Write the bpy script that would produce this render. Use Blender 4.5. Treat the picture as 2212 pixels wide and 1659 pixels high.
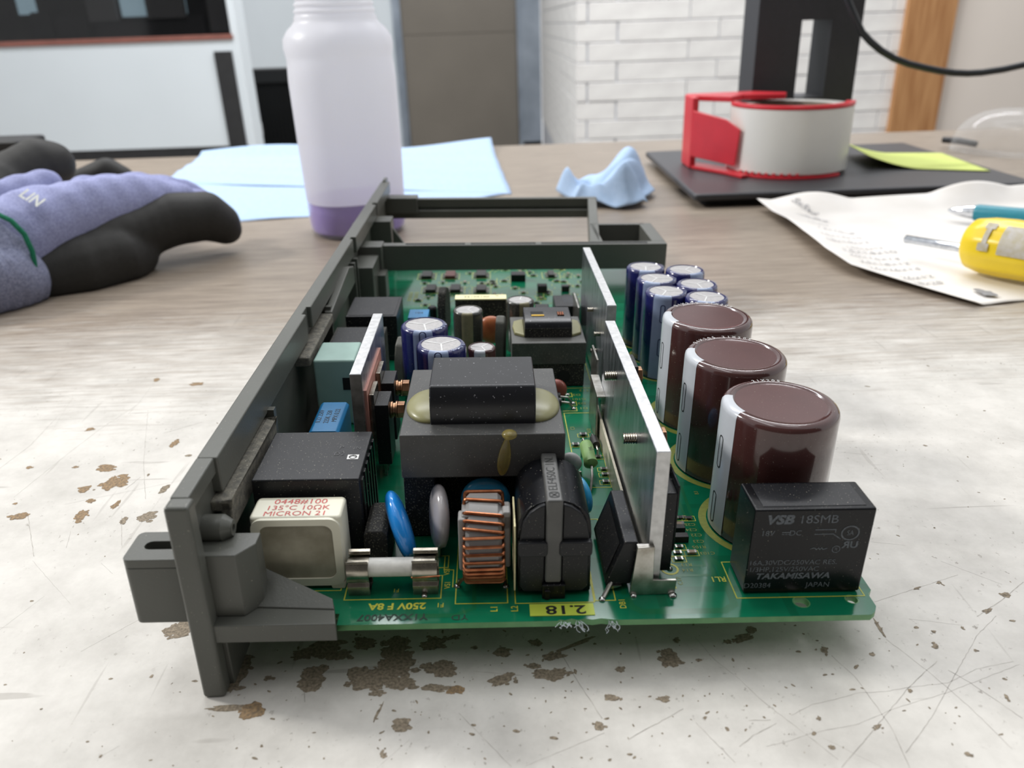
import bpy, bmesh, math, random
import numpy as np
from mathutils import Vector, Matrix, Euler

random.seed(7)
for o in list(bpy.data.objects):
    bpy.data.objects.remove(o, do_unlink=True)
SC = bpy.context.scene
COL = SC.collection
MM = 0.001

# ------------------------------------------------------------------ camera
PITCH = math.radians(24.607)
cam_d = bpy.data.cameras.new('camera')
cam_d.sensor_width = 36.0
cam_d.lens = 36.0 * 1702.0 / 2212.0
cam_d.clip_start = 0.01
cam_d.clip_end = 50
cam_d.dof.use_dof = True
cam_d.dof.focus_distance = 0.235
cam_d.dof.aperture_fstop = 17.0
cam = bpy.data.objects.new('camera', cam_d)
COL.objects.link(cam)
cam.location = (0, 0, 0.1456)
cam.rotation_euler = (Matrix.Rotation(math.pi / 2 - PITCH, 3, 'X') @ Matrix.Rotation(math.radians(-2.0), 3, 'Z')).to_euler()
SC.camera = cam

# ------------------------------------------------------------------ world and lights
wd = bpy.data.worlds.new('room_light')
SC.world = wd
wd.use_nodes = True
wd.node_tree.nodes['Background'].inputs[0].default_value = (0.97, 0.985, 1.0, 1)
wd.node_tree.nodes['Background'].inputs[1].default_value = 0.9


def area_light(name, loc, target, sx, sy, power, col):
    d = bpy.data.lights.new(name, 'AREA')
    d.shape = 'RECTANGLE'
    d.size = sx
    d.size_y = sy
    d.energy = power
    d.color = col
    o = bpy.data.objects.new(name, d)
    COL.objects.link(o)
    o.location = loc
    o.rotation_euler = (Vector(target) - Vector(loc)).to_track_quat('-Z', 'Y').to_euler()
    return o


area_light('window_daylight', (-1.75, 0.75, 1.25), (0, 0.25, 0), 0.28, 0.24, 31, (1.0, 0.985, 0.95))
area_light('ceiling_fill_light', (0.35, 0.9, 2.1), (0.1, 0.4, 0), 1.3, 0.25, 7, (0.94, 0.97, 1.0))
area_light('ceiling_fill_light', (-0.35, 0.35, 2.1), (-0.1, 0.4, 0), 1.3, 0.25, 7, (0.97, 0.98, 1.0))

area_light('ceiling_fill_light', (0.0, 2.3, 2.1), (0.0, 2.9, 0), 2.8, 0.3, 95, (0.97, 0.98, 1.0))  # unseen light added only to brighten the far walls

SC.view_settings.view_transform = 'Standard'
SC.view_settings.look = 'None'
SC.view_settings.gamma = 1.0
SC.view_settings.use_curve_mapping = False
SC.view_settings.exposure = -0.14


# ------------------------------------------------------------------ helpers: materials
def lin(c):
    return tuple((x / 255.0 / 12.92) if x / 255.0 <= 0.04045 else ((x / 255.0 + 0.055) / 1.055) ** 2.4 for x in c)


def s_in(n, names, v):
    for k in names:
        if k in n.inputs:
            n.inputs[k].default_value = v
            return


MATS = {}


def mat(name, rgb, rough=0.5, metal=0.0, var=0.12, scale=400, stretch=(1, 1, 1), dust=0.0, dust_scale=1500,
        dust_rgb=(170, 165, 150), bump=0.0, bump_scale=None, rgb2=None, coat=0.0, spec=0.5, rvar=0.0, alpha=1.0,
        trans=0.0, sss=0.0, aniso=0.0, emit=None, emit_s=0.0, detail=3.0):
    if name in MATS:
        return MATS[name]
    m = bpy.data.materials.new(name)
    m.use_nodes = True
    nt = m.node_tree
    N = nt.nodes
    L = nt.links
    p = N['Principled BSDF']
    c1 = lin(rgb)
    c2 = lin(rgb2) if rgb2 else tuple(x * (1 - var * 2) for x in c1)
    tc = N.new('ShaderNodeTexCoord')
    mp = N.new('ShaderNodeMapping')
    mp.inputs['Scale'].default_value = stretch
    L.new(tc.outputs['Object'], mp.inputs['Vector'])
    nz = N.new('ShaderNodeTexNoise')
    nz.inputs['Scale'].default_value = scale
    nz.inputs['Detail'].default_value = detail
    L.new(mp.outputs[0], nz.inputs['Vector'])
    rp = N.new('ShaderNodeValToRGB')
    rp.color_ramp.elements[0].position = 0.32
    rp.color_ramp.elements[0].color = (*c2, 1)
    rp.color_ramp.elements[1].position = 0.68
    rp.color_ramp.elements[1].color = (*c1, 1)
    L.new(nz.outputs['Fac'], rp.inputs[0])
    col = rp.outputs[0]
    if dust > 0:
        n2 = N.new('ShaderNodeTexNoise')
        n2.inputs['Scale'].default_value = dust_scale * 1.7
        n2.inputs['Detail'].default_value = 2.0
        L.new(tc.outputs['Object'], n2.inputs['Vector'])
        r2 = N.new('ShaderNodeValToRGB')
        r2.color_ramp.elements[0].position = 0.72 - dust * 0.14
        r2.color_ramp.elements[0].color = (0, 0, 0, 1)
        r2.color_ramp.elements[1].position = 0.78 - dust * 0.08
        r2.color_ramp.elements[1].color = (1, 1, 1, 1)
        L.new(n2.outputs['Fac'], r2.inputs[0])
        mx = N.new('ShaderNodeMix')
        mx.data_type = 'RGBA'
        mx.inputs['B'].default_value = (*lin(dust_rgb), 1)
        L.new(r2.outputs[0], mx.inputs['Factor'])
        L.new(col, mx.inputs['A'])
        col = mx.outputs['Result']
    L.new(col, p.inputs['Base Color'])
    p.inputs['Roughness'].default_value = rough
    if rvar > 0:
        mr = N.new('ShaderNodeMapRange')
        mr.inputs['To Min'].default_value = max(0.02, rough - rvar)
        mr.inputs['To Max'].default_value = min(1, rough + rvar)
        L.new(nz.outputs['Fac'], mr.inputs['Value'])
        L.new(mr.outputs[0], p.inputs['Roughness'])
    p.inputs['Metallic'].default_value = metal
    p.inputs['Specular IOR Level'].default_value = spec
    p.inputs['Coat Weight'].default_value = coat
    p.inputs['Coat Roughness'].default_value = 0.08
    p.inputs['Alpha'].default_value = alpha
    p.inputs['Transmission Weight'].default_value = trans
    if aniso:
        p.inputs['Anisotropic'].default_value = aniso
    if sss:
        p.inputs['Subsurface Weight'].default_value = sss
        p.inputs['Subsurface Radius'].default_value = (0.002, 0.002, 0.002)
    if emit:
        p.inputs['Emission Color'].default_value = (*lin(emit), 1)
        p.inputs['Emission Strength'].default_value = emit_s
    if bump > 0:
        b = N.new('ShaderNodeBump')
        b.inputs['Strength'].default_value = bump
        b.inputs['Distance'].default_value = 0.0003
        n3 = N.new('ShaderNodeTexNoise')
        n3.inputs['Scale'].default_value = bump_scale or scale
        n3.inputs['Detail'].default_value = 4
        L.new(mp.outputs[0], n3.inputs['Vector'])
        L.new(n3.outputs['Fac'], b.inputs['Height'])
        L.new(b.outputs[0], p.inputs['Normal'])
    MATS[name] = m
    return m


# ------------------------------------------------------------------ helpers: meshes (all in millimetres)
_TXT = {}


def text_data(s, bold=0.0):
    if (s, bold) in _TXT:
        return _TXT[(s, bold)]
    cu = bpy.data.curves.new('t', 'FONT')
    cu.body = s
    cu.offset = bold
    cu.align_x = 'CENTER'
    cu.align_y = 'CENTER'
    cu.resolution_u = 3
    ob = bpy.data.objects.new('t', cu)
    COL.objects.link(ob)
    dg = bpy.context.evaluated_depsgraph_get()
    me = bpy.data.meshes.new_from_object(ob.evaluated_get(dg))
    V = [v.co.copy() for v in me.vertices]
    F = [tuple(p.vertices) for p in me.polygons]
    bpy.data.objects.remove(ob, do_unlink=True)
    bpy.data.curves.remove(cu)
    bpy.data.meshes.remove(me)
    _TXT[(s, bold)] = (V, F)
    return V, F


class MB:
    def __init__(self):
        self.v = []
        self.f = []

    def add(self, V, F):
        b = len(self.v)
        self.v += [tuple(x) for x in V]
        self.f += [tuple(i + b for i in f) for f in F]
        return self

    def box(self, x0, x1, y0, y1, z0, z1):
        V = [(x0, y0, z0), (x1, y0, z0), (x1, y1, z0), (x0, y1, z0), (x0, y0, z1), (x1, y0, z1), (x1, y1, z1), (x0, y1, z1)]
        return self.add(V, [(0, 3, 2, 1), (4, 5, 6, 7), (0, 1, 5, 4), (1, 2, 6, 5), (2, 3, 7, 6), (3, 0, 4, 7)])

    def prism(self, pts, a, b, axis='z'):
        def m(p, t):
            return {'z': (p[0], p[1], t), 'y': (p[0], t, p[1]), 'x': (t, p[0], p[1])}[axis]
        n = len(pts)
        V = [m(p, a) for p in pts] + [m(p, b) for p in pts]
        F = [tuple(range(n))[::-1], tuple(range(n, 2 * n))] + [(i, (i + 1) % n, n + (i + 1) % n, n + i) for i in range(n)]
        return self.add(V, F)

    def lathe(self, prof, n=32, c=(0, 0, 0), axis='z', a0=0, a1=360, cap=False):
        full = abs(a1 - a0) >= 359.9
        k = n if full else n + 1
        V = []
        for i in range(k):
            t = math.radians(a0 + (a1 - a0) * i / n)
            for r, h in prof:
                x, y = r * math.cos(t), r * math.sin(t)
                V.append({'z': (c[0] + x, c[1] + y, c[2] + h), 'x': (c[0] + h, c[1] + x, c[2] + y),
                          'y': (c[0] + x, c[1] + h, c[2] + y)}[axis])
        P = len(prof)
        F = []
        for i in range(n):
            j = (i + 1) % k
            for q in range(P - 1):
                F.append((i * P + q, j * P + q, j * P + q + 1, i * P + q + 1))
        if full:
            if prof[0][0] > 1e-6:
                F.append(tuple(i * P for i in range(k))[::-1])
            if prof[-1][0] > 1e-6:
                F.append(tuple(i * P + P - 1 for i in range(k)))
        return self.add(V, F)

    def tube(self, path, r, n=10, caps=True):
        P = [Vector(p) for p in path]
        R = r if isinstance(r, (list, tuple)) else [r] * len(P)
        V = []
        F = []
        prev = None
        for i, p in enumerate(P):
            t = (P[min(i + 1, len(P) - 1)] - P[max(i - 1, 0)]).normalized()
            if prev is None:
                u = t.orthogonal().normalized()
            else:
                u = (prev - t * prev.dot(t)).normalized()
            prev = u
            w = t.cross(u)
            for k in range(n):
                a = 2 * math.pi * k / n
                V.append(p + (u * math.cos(a) + w * math.sin(a)) * R[i])
        for i in range(len(P) - 1):
            for k in range(n):
                F.append((i * n + k, i * n + (k + 1) % n, (i + 1) * n + (k + 1) % n, (i + 1) * n + k))
        if caps:
            F.append(tuple(range(n))[::-1])
            F.append(tuple(range((len(P) - 1) * n, len(P) * n)))
        return self.add(V, F)

    def loop_tube(self, path, r, n=8):
        P = [Vector(p) for p in path]
        m = len(P)
        V = []
        F = []
        c = sum(P, Vector()) / m
        for i, p in enumerate(P):
            t = (P[(i + 1) % m] - P[i - 1]).normalized()
            u = (p - c)
            u = (u - t * u.dot(t)).normalized()
            w = t.cross(u)
            for k in range(n):
                a = 2 * math.pi * k / n
                V.append(p + (u * math.cos(a) + w * math.sin(a)) * r)
        for i in range(m):
            j = (i + 1) % m
            for k in range(n):
                F.append((i * n + k, i * n + (k + 1) % n, j * n + (k + 1) % n, j * n + k))
        return self.add(V, F)

    def strip(self, pts, w, z, closed=False):
        n = len(pts)
        P = [Vector((p[0], p[1])) for p in pts]
        V = []
        for i in range(n):
            if closed:
                a, b = P[i - 1], P[(i + 1) % n]
            else:
                a, b = P[max(i - 1, 0)], P[min(i + 1, n - 1)]
            d0 = (P[i] - a)
            d1 = (b - P[i])
            d0 = d0.normalized() if d0.length > 0 else d1.normalized()
            d1 = d1.normalized() if d1.length > 0 else d0
            t = (d0 + d1)
            t = t.normalized() if t.length > 1e-6 else d1
            nn = Vector((-t.y, t.x))
            k = w / 2 / max(0.4, nn.dot(Vector((-d1.y, d1.x))))
            V += [(P[i].x + nn.x * k, P[i].y + nn.y * k, z), (P[i].x - nn.x * k, P[i].y - nn.y * k, z)]
        F = []
        for i in range(n if closed else n - 1):
            j = (i + 1) % n
            F.append((2 * i, 2 * i + 1, 2 * j + 1, 2 * j))
        return self.add(V, F)

    def rect(self, x0, x1, y0, y1, w, z):
        return self.strip([(x0, y0), (x1, y0), (x1, y1), (x0, y1)], w, z, True)

    def text(self, s, size, M, bold=0.0):
        V, F = text_data(s, bold)
        return self.add([M @ (v * size) for v in V], F)

    def text_flat(self, s, size, x, y, z, rot=0, sx=1.0, bold=0.0):
        M = Matrix.Translation((x, y, z)) @ Matrix.Rotation(math.radians(rot), 4, 'Z') @ Matrix.Diagonal((sx, 1, 1, 1))
        return self.text(s, size, M, bold)

    def text_front(self, s, size, x, y, z, sx=1.0, shear=0.0, bold=0.0):
        M = Matrix.Translation((x, y, z)) @ Matrix.Rotation(math.pi / 2, 4, 'X') @ Matrix(((sx, shear, 0, 0), (0, 1, 0, 0), (0, 0, 1, 0), (0, 0, 0, 1)))
        return self.text(s, size, M, bold)

    def ellipsoid(self, c, r, nu=24, nv=14, fn=None):
        V = []
        F = []
        for j in range(nv + 1):
            th = math.pi * j / nv
            for i in range(nu):
                ph = 2 * math.pi * i / nu
                p = Vector((math.sin(th) * math.cos(ph), math.sin(th) * math.sin(ph), math.cos(th)))
                q = Vector((p.x * r[0], p.y * r[1], p.z * r[2]))
                if fn:
                    q = fn(q)
                V.append(q + Vector(c))
        for j in range(nv):
            for i in range(nu):
                k = (i + 1) % nu
                F.append((j * nu + i, (j + 1) * nu + i, (j + 1) * nu + k, j * nu + k))
        return self.add(V, F)

    def xf(self, M, start=0):
        for i in range(start, len(self.v)):
            self.v[i] = tuple(M @ Vector(self.v[i]))
        return self

    def mesh(self, name, smooth=35, fix=True):
        me = bpy.data.meshes.new(name)
        me.from_pydata([(a * MM, b * MM, c * MM) for a, b, c in self.v], [], self.f)
        bm = bmesh.new()
        bm.from_mesh(me)
        bmesh.ops.remove_doubles(bm, verts=bm.verts, dist=1e-6)
        if fix:
            bmesh.ops.recalc_face_normals(bm, faces=bm.faces)
        bm.to_mesh(me)
        bm.free()
        if smooth:
            me.polygons.foreach_set('use_smooth', [True] * len(me.polygons))
            me.set_sharp_from_angle(angle=math.radians(smooth))
        return me

    def build(self, name, material, parent=None, loc=(0, 0, 0), rot=(0, 0, 0), smooth=35, bevel=0.0, seg=2, fix=True, label=None):
        me = self.mesh(name, smooth, fix)
        me.materials.append(material)
        return put(name, me, parent, loc, rot, bevel, seg, label)


def put(name, me, parent=None, loc=(0, 0, 0), rot=(0, 0, 0), bevel=0.0, seg=2, label=None):
    o = bpy.data.objects.new(name, me)
    COL.objects.link(o)
    if parent is not None:
        o.parent = parent
    o.location = [c * MM for c in loc]
    o.rotation_euler = rot
    if bevel:
        b = o.modifiers.new('bevel', 'BEVEL')
        b.width = bevel * MM
        b.segments = seg
        b.limit_method = 'ANGLE'
        b.angle_limit = math.radians(35)
        b.harden_normals = True
    if label:
        o['label'] = label
    return o


def tag(o, label, cat, group=None):
    o['label'] = label
    o['category'] = cat
    if group:
        o['group'] = group
    return o


def struct(o, label=None):
    o['kind'] = 'structure'
    if label:
        o['label'] = label
    return o


def empty(name, loc=(0, 0, 0), rz=0.0):
    o = bpy.data.objects.new(name, None)
    COL.objects.link(o)
    o.location = [c * MM for c in loc]
    o.rotation_euler = (0, 0, rz)
    o.empty_display_size = 0.02
    return o


def copy_tree(o, parent, loc, rot=None):
    c = o.copy()
    COL.objects.link(c)
    c.parent = parent
    c.location = [q * MM for q in loc]
    if rot is not None:
        c.rotation_euler = rot
    for ch in o.children:
        d = ch.copy()
        COL.objects.link(d)
        d.parent = c
    return c


def round_rect(x0, x1, y0, y1, r, n=5):
    pts = []
    for cx, cy, a in ((x1 - r, y0 + r, -90), (x1 - r, y1 - r, 0), (x0 + r, y1 - r, 90), (x0 + r, y0 + r, 180)):
        for i in range(n + 1):
            t = math.radians(a + 90 * i / n)
            pts.append((cx + r * math.cos(t), cy + r * math.sin(t)))
    return pts


def oval(x, y, w, h, n=20):
    return [(x + w / 2 * math.cos(2 * math.pi * i / n), y + h / 2 * math.sin(2 * math.pi * i / n)) for i in range(n)]


# ================================================================== workbench
def table_material():
    m = bpy.data.materials.new('worn_laminate')
    m.use_nodes = True
    nt = m.node_tree
    N, L = nt.nodes, nt.links
    p = N['Principled BSDF']
    tc = N.new('ShaderNodeTexCoord')

    def noise(scale, stretch=(1, 1, 1), detail=4, rough=0.55):
        mp = N.new('ShaderNodeMapping')
        mp.inputs['Scale'].default_value = stretch
        L.new(tc.outputs['Object'], mp.inputs['Vector'])
        n = N.new('ShaderNodeTexNoise')
        n.inputs['Scale'].default_value = scale
        n.inputs['Detail'].default_value = detail
        n.inputs['Roughness'].default_value = rough
        L.new(mp.outputs[0], n.inputs['Vector'])
        return n.outputs['Fac']

    def ramp(f, a, b, ca=(0, 0, 0), cb=(1, 1, 1)):
        r = N.new('ShaderNodeValToRGB')
        r.color_ramp.elements[0].position = a
        r.color_ramp.elements[0].color = (*ca, 1)
        r.color_ramp.elements[1].position = b
        r.color_ramp.elements[1].color = (*cb, 1)
        L.new(f, r.inputs[0])
        return r.outputs[0]

    def mix(f, a, b):
        x = N.new('ShaderNodeMix')
        x.data_type = 'RGBA'
        for k, s in (('Factor', f), ('A', a), ('B', b)):
            if isinstance(s, tuple):
                x.inputs[k].default_value = (*s, 1)
            elif isinstance(s, float):
                x.inputs[k].default_value = s
            else:
                L.new(s, x.inputs[k])
        return x.outputs['Result']

    def math_(op, a, b):
        x = N.new('ShaderNodeMath')
        x.operation = op
        for i, s in enumerate((a, b)):
            if isinstance(s, (int, float)):
                x.inputs[i].default_value = s
            else:
                L.new(s, x.inputs[i])
        return x.outputs[0]

    # printed wood grain, running left to right
    grain = ramp(noise(36, (0.3, 9, 1), 7, 0.72), 0.34, 0.66, lin((106, 94, 83)), lin((172, 158, 142)))
    fine = ramp(noise(120, (0.3, 9, 1), 4), 0.44, 0.57, lin((118, 106, 94)), lin((166, 153, 138)))
    wood = mix(0.42, grain, fine)
    # layer worn through to pale board near the bench front
    sep = N.new('ShaderNodeSeparateXYZ')
    L.new(tc.outputs['Object'], sep.inputs[0])
    mr = N.new('ShaderNodeMapRange')
    mr.interpolation_type = 'SMOOTHSTEP'
    mr.inputs['From Min'].default_value = 0.56
    mr.inputs['From Max'].default_value = 0.20
    L.new(sep.outputs['Y'], mr.inputs['Value'])
    blot = math_('SUBTRACT', noise(9, (0.8, 1.6, 1), 5, 0.6), 0.5)
    streak = math_('SUBTRACT', noise(70, (0.5, 5, 1), 5, 0.7), 0.5)
    w = math_('ADD', mr.outputs[0], math_('MULTIPLY', blot, 0.55))
    w = math_('ADD', w, math_('MULTIPLY', streak, 0.9))
    wear = ramp(w, 0.30, 0.80)
    white = ramp(noise(34, (1, 1, 1), 6, 0.7), 0.30, 0.62, lin((188, 184, 177)), lin((214, 210, 203)))
    col = mix(wear, wood, white)
    # ingrained dirt specks and scuffs
    sp = ramp(noise(480, (1, 0.8, 1), 4, 0.65), 0.625, 0.68)
    msk = ramp(noise(30, (1, 1, 1), 3), 0.42, 0.66)
    col = mix(math_('MULTIPLY', math_('MULTIPLY', sp, msk), 0.75), col, lin((110, 100, 88)))
    for sc, st, k in ((150, (0.12, 1.4, 1), 0.35), (150, (1.6, 0.10, 1), 0.22)):
        s = ramp(noise(sc, st, 2), 0.69, 0.72)
        col = mix(math_('MULTIPLY', s, k), col, lin((120, 112, 102)))
    L.new(col, p.inputs['Base Color'])
    rg = N.new('ShaderNodeMapRange')
    rg.inputs['To Min'].default_value = 0.38
    rg.inputs['To Max'].default_value = 0.55
    L.new(wear, rg.inputs['Value'])
    L.new(rg.outputs[0], p.inputs['Roughness'])
    p.inputs['Specular IOR Level'].default_value = 0.4
    b = N.new('ShaderNodeBump')
    b.inputs['Strength'].default_value = 0.12
    b.inputs['Distance'].default_value = 0.0003
    L.new(noise(700, (1, 1, 1), 3), b.inputs['Height'])
    L.new(b.outputs[0], p.inputs['Normal'])
    return m


M_TABLE = table_material()
bench = empty('workbench', (0, 400, -740))
tag(bench, 'worn taupe wood-grain laminate workbench, scuffed white near the front', 'workbench')
REAR = 1068
top = MB().prism([(-1000, -250), (1150, -250), (1150, REAR), (-1000, REAR)], -32, 0, 'z')
tt = top.build('table_top', M_TABLE, bench, (0, -400, 740), bevel=1.2)
M_LEG = mat('bench_leg_steel', (70, 72, 76), 0.45, 0.6)
for lx, ly in ((-940, -190), (1090, -190), (1090, 1000), (-940, 1000)):
    MB().box(lx - 25, lx + 25, ly - 25, ly + 25, -740, -32).build('leg', M_LEG, bench, (0, -400, 740), bevel=2)

# chips where the surface has broken away, and drawn scratches, as flat marks on the top
CHIPS = [(-51,158,8.5,5.5,0),(-56,156,5.9,3.6,0),(-47,155,5.8,3.6,0),(-52,147,6.3,7.5,0),(-71,150,5.1,11.0,0),(-69,139,12.1,1.9,0),(-64,138,6.0,4.6,0),(-39,147,8.7,7.4,0),(-32,151,9.5,9.5,0),(-30,145,8.0,4.0,0),(-35,142,4.3,1.6,0),(-20,149,7.5,5.1,0),(-21,143,6.7,2.4,0),(-16,142,4.3,2.4,0),(-5,145,6.7,3.2,35),(-5,154,4.5,3.1,0),(7,146,8.0,4.1,0),(8,152,5.7,2.6,0),(3,149,3.7,1.8,0),(14,156,10.9,1.4,25),(37,150,5.0,5.9,0),(21,138,3.5,1.9,0),(33,137,2.9,1.7,0),(24,147,2.2,1.5,0),(17,130,2.6,2.1,0),(-28,132,4.6,3.6,0),(-34,136,0.7,5.2,-15),(-31,124,1.1,1.4,0),(-32,158,5.9,5.5,0),(-23,158,5.9,4.6,0),(-41,159,5.3,4.6,0),(-12,156,1.6,1.3,0),(4,157,2.6,2.7,0),(40,156,1.6,1.3,0),(-63,148,1.9,1.7,0),(-92,167,6.2,5.9,0),(-18,160,4.6,1.4,25),(-144,245,7.3,8.8,0),(-152,256,7.0,4.2,0),(-153,241,4.1,4.3,0),(-147,233,3.0,2.3,0),(-123,222,6.2,5.0,0),(-146,224,3.9,6.8,0),(-167,225,5.4,3.9,0),(-133,273,2.8,5.8,0),(-144,330,5.3,3.5,0),(-173,288,3.5,2.5,0),(-124,239,2.5,5.6,0),(-137,230,2.0,5.3,0),(-124,263,2.7,1.3,0),(-173,233,1.2,1.4,0),(-164,257,2.7,1.3,0),(-182,258,2.2,1.9,0),(-130,220,2.4,3.3,0),(-165,336,2.7,3.3,0),(57,156,6.8,2.1,25),(60,159,2.7,2.5,0),(53,155,1.5,1.6,0),(76,151,1.8,2.0,0),(93,158,0.9,6.0,0),(132,169,2.8,1.8,0),(44,149,1.1,1.0,0),(87,149,1.1,1.0,0),(79,127,2.6,0.7,40),(91,137,0.9,1.1,0),(124,163,3.4,1.0,30),(67,130,0.8,1.0,0),(110,173,2.4,0.7,20),(117,175,1.6,0.8,20),(106,156,0.9,1.1,0),(113,149,0.9,0.8,0),(128,159,1.7,0.5,0),(104,151,1.3,2.0,0),(114,157,0.7,1.1,0),(67,122,1.3,1.0,0),(95,119,1.2,0.9,0),(112,134,0.7,2.2,0)]
SCR = [[(77,149),(80,142),(81,135),(82,126),(81,116)],[(61,131),(67,134),(72,135),(79,137),(85,137),(91,138),(101,139),(110,143),(120,145)],[(102,146),(95,141),(90,137),(82,130),(74,123),(67,117)],[(45,157),(48,149),(52,143),(56,135),(61,128),(67,119)],[(96,168),(110,173),(124,178)],[(120,161),(130,167),(140,174)],[(53,123),(58,124),(64,126),(75,128),(85,132),(99,136),(121,144)],[(103,143),(106,139),(112,128)],[(82,120),(92,129),(116,154),(125,161)],[(39,130),(45,119)],[(93,154),(98,143),(102,132),(105,120)],[(47,123),(51,126),(57,129)],[(51,130),(56,130)],[(-193,258),(-191,275),(-193,300)],[(-176,237),(-172,269),(-169,288),(-163,310),(-165,333)],[(-165,226),(-155,210),(-150,202)],[(-145,215),(-142,206)],[(-132,223),(-124,205)],[(-128,233),(-139,258),(-156,304)],[(-138,240),(-136,248)],[(-141,282),(-128,291)],[(69,281),(31,204),(25,193)],[(10,153),(14,142),(18,132)],[(-52,140),(-53,144)],[(-12,148),(0,146)],[(-15,135),(-3,120)],[(23,126),(37,134)],[(0,120),(18,128)]]
M_CHIP = mat('exposed_chipboard', (158, 144, 124), 0.85, scale=1300, stretch=(1, 1, 1), rgb2=(104, 94, 80), bump=0.6, detail=5)
M_CHIP2 = mat('exposed_chipboard_tan', (164, 136, 100), 0.85, scale=1300, rgb2=(108, 94, 78), bump=0.6, detail=5)
M_SCR = mat('scratch_grime', (156, 151, 144), 0.8, scale=300, rgb2=(196, 191, 183))
rs = random.Random(3)


def jag(cx, cy, w, h, rot, n=64):
    ph = [(k, rs.uniform(0.6, 1.2), rs.uniform(0, 6.28)) for k in (2, 3, 4, 5, 7, 9, 12, 16, 21, 27)]
    out = []
    for i in range(n):
        a = 2 * math.pi * i / n
        r = 1 + sum(0.30 / k ** 0.8 * q * math.sin(k * a + f) for k, q, f in ph) * 0.8 + rs.uniform(-.05, .05)
        r = max(r, 0.25)
        x, y = w / 2 * r * math.cos(a), h / 2 * r * math.sin(a)
        c, s = math.cos(math.radians(rot)), math.sin(math.radians(rot))
        out.append((cx + x * c - y * s, cy + x * s + y * c))
    return out


cm, ct = MB(), MB()
for i, (x, y, w, h, r) in enumerate(CHIPS):
    b = ct if (x < -130 and y > 200) or i in (6, 13) else cm
    pts = jag(x, y, w, h, r)
    n0 = len(pts)
    zc = 0.03 + .0007 * i
    b.add([(x, y, zc)] + [(px, py, zc) for px, py in pts], [(0, k + 1, (k + 1) % n0 + 1) for k in range(n0)])
    for q in range(int(3 + w * h / 9)):
        a = rs.uniform(0, 6.28)
        d = rs.uniform(.55, 1.25)
        s = rs.uniform(.1, .36) * min(w, h) + .25
        qx, qy = x + w / 2 * d * math.cos(a), y + h / 2 * d * math.sin(a)
        pts = jag(qx, qy, s * rs.uniform(1, 2.2), s, rs.uniform(-30, 30), 20)
        zc = 0.03 + .0007 * i + .0001 * (q + 1)
        b.add([(qx, qy, zc)] + [(px, py, zc) for px, py in pts], [(0, k + 1, (k + 1) % 20 + 1) for k in range(20)])
for k in range(620):          # crumbs of grime around the broken patches
    if rs.random() < 0.55:
        x, y = rs.gauss(0, 55), rs.uniform(118, 172)
    else:
        x, y = rs.uniform(-200, 190), rs.uniform(118, 330)
    s = abs(rs.gauss(0, 0.32)) + 0.12
    pts = jag(x, y, s * rs.uniform(1, 2.4), s, rs.uniform(0, 180), 9)
    cm.add([(x, y, 0.03)] + [(px, py, 0.03) for px, py in pts], [(0, q + 1, (q + 1) % 9 + 1) for q in range(9)])
o = cm.build('surface_chips', M_CHIP, bench, (0, -400, 740), smooth=0, fix=False)
o['kind'] = 'stuff'
o = ct.build('surface_chips', M_CHIP2, bench, (0, -400, 740), smooth=0, fix=False)
o['kind'] = 'stuff'
sm = MB()


def scratch(pts, w):
    P = []
    for a, b in zip(pts[:-1], pts[1:]):
        L = math.hypot(b[0] - a[0], b[1] - a[1])
        k = max(2, int(L / 1.2))
        P += [(a[0] + (b[0] - a[0]) * t / k + rs.gauss(0, .05), a[1] + (b[1] - a[1]) * t / k + rs.gauss(0, .05)) for t in range(k)]
    P.append(pts[-1])
    sm.strip(P, w, 0.02)


for s in SCR:
    scratch(s, rs.uniform(0.12, 0.26))
for k in range(70):
    x, y = rs.uniform(-230, 240), rs.uniform(110, 420)
    a, L = rs.choice([rs.uniform(0.3, 1.2), rs.uniform(1.8, 2.9)]), rs.uniform(4, 40)
    scratch([(x, y), (x + L * math.cos(a) + rs.gauss(0, 2), y + L * math.sin(a))], rs.uniform(0.04, 0.09))
o = sm.build('scratches', M_SCR, bench, (0, -400, 740), smooth=0, fix=False)
o['kind'] = 'stuff'

# ================================================================== room behind the bench
FLOOR = -740


def rbuild(mb, name, m, bevel=0.0, parent=None, **k):
    return mb.build(name, m, parent, bevel=bevel, **k)


M_FLOOR = mat('floor_vinyl', (120, 116, 110), 0.5, scale=8)
struct(MB().box(-5000, 5500, -1500, 6500, FLOOR - 40, FLOOR).build('floor', M_FLOOR), 'grey vinyl floor of the workshop')
M_BACKW = mat('dark_blocker_paint', (70, 66, 62), 0.7, scale=3)
struct(MB().box(-3000, 3500, -1450, -1400, FLOOR, 2600).build('wall_front_blocker', M_BACKW), 'grey-brown wall added behind the camera to block front light')  # unseen wall added to darken front faces and their reflections
M_WHITEWALL = mat('blue_white_wall_paint', (228, 235, 239), 0.55, scale=3, var=0.02)
M_BRICK = mat('white_painted_brick', (236, 234, 230), 0.6, scale=9, stretch=(1, 1, 3), rgb2=(222, 219, 216), bump=0.5, bump_scale=120)
M_MORTAR = mat('grey_mortar_joint', (206, 208, 214), 0.8, scale=40)
M_BEIGE = mat('beige_wall_paint', (224, 214, 204), 0.6, scale=4, var=0.02)
M_BLACKV = mat('black_grille_paint', (26, 27, 28), 0.45, scale=60)
M_DOOR = mat('taupe_steel_door_paint', (134, 127, 117), 0.34, scale=2.5, var=0.06)
M_GALV = mat('galvanised_steel', (176, 186, 198), 0.42, 0.45, scale=6, rgb2=(146, 156, 168))
M_OAK = mat('stained_wood', (190, 142, 94), 0.5, scale=12, stretch=(6, 6, 0.4), rgb2=(158, 108, 64), bump=0.3)

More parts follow.
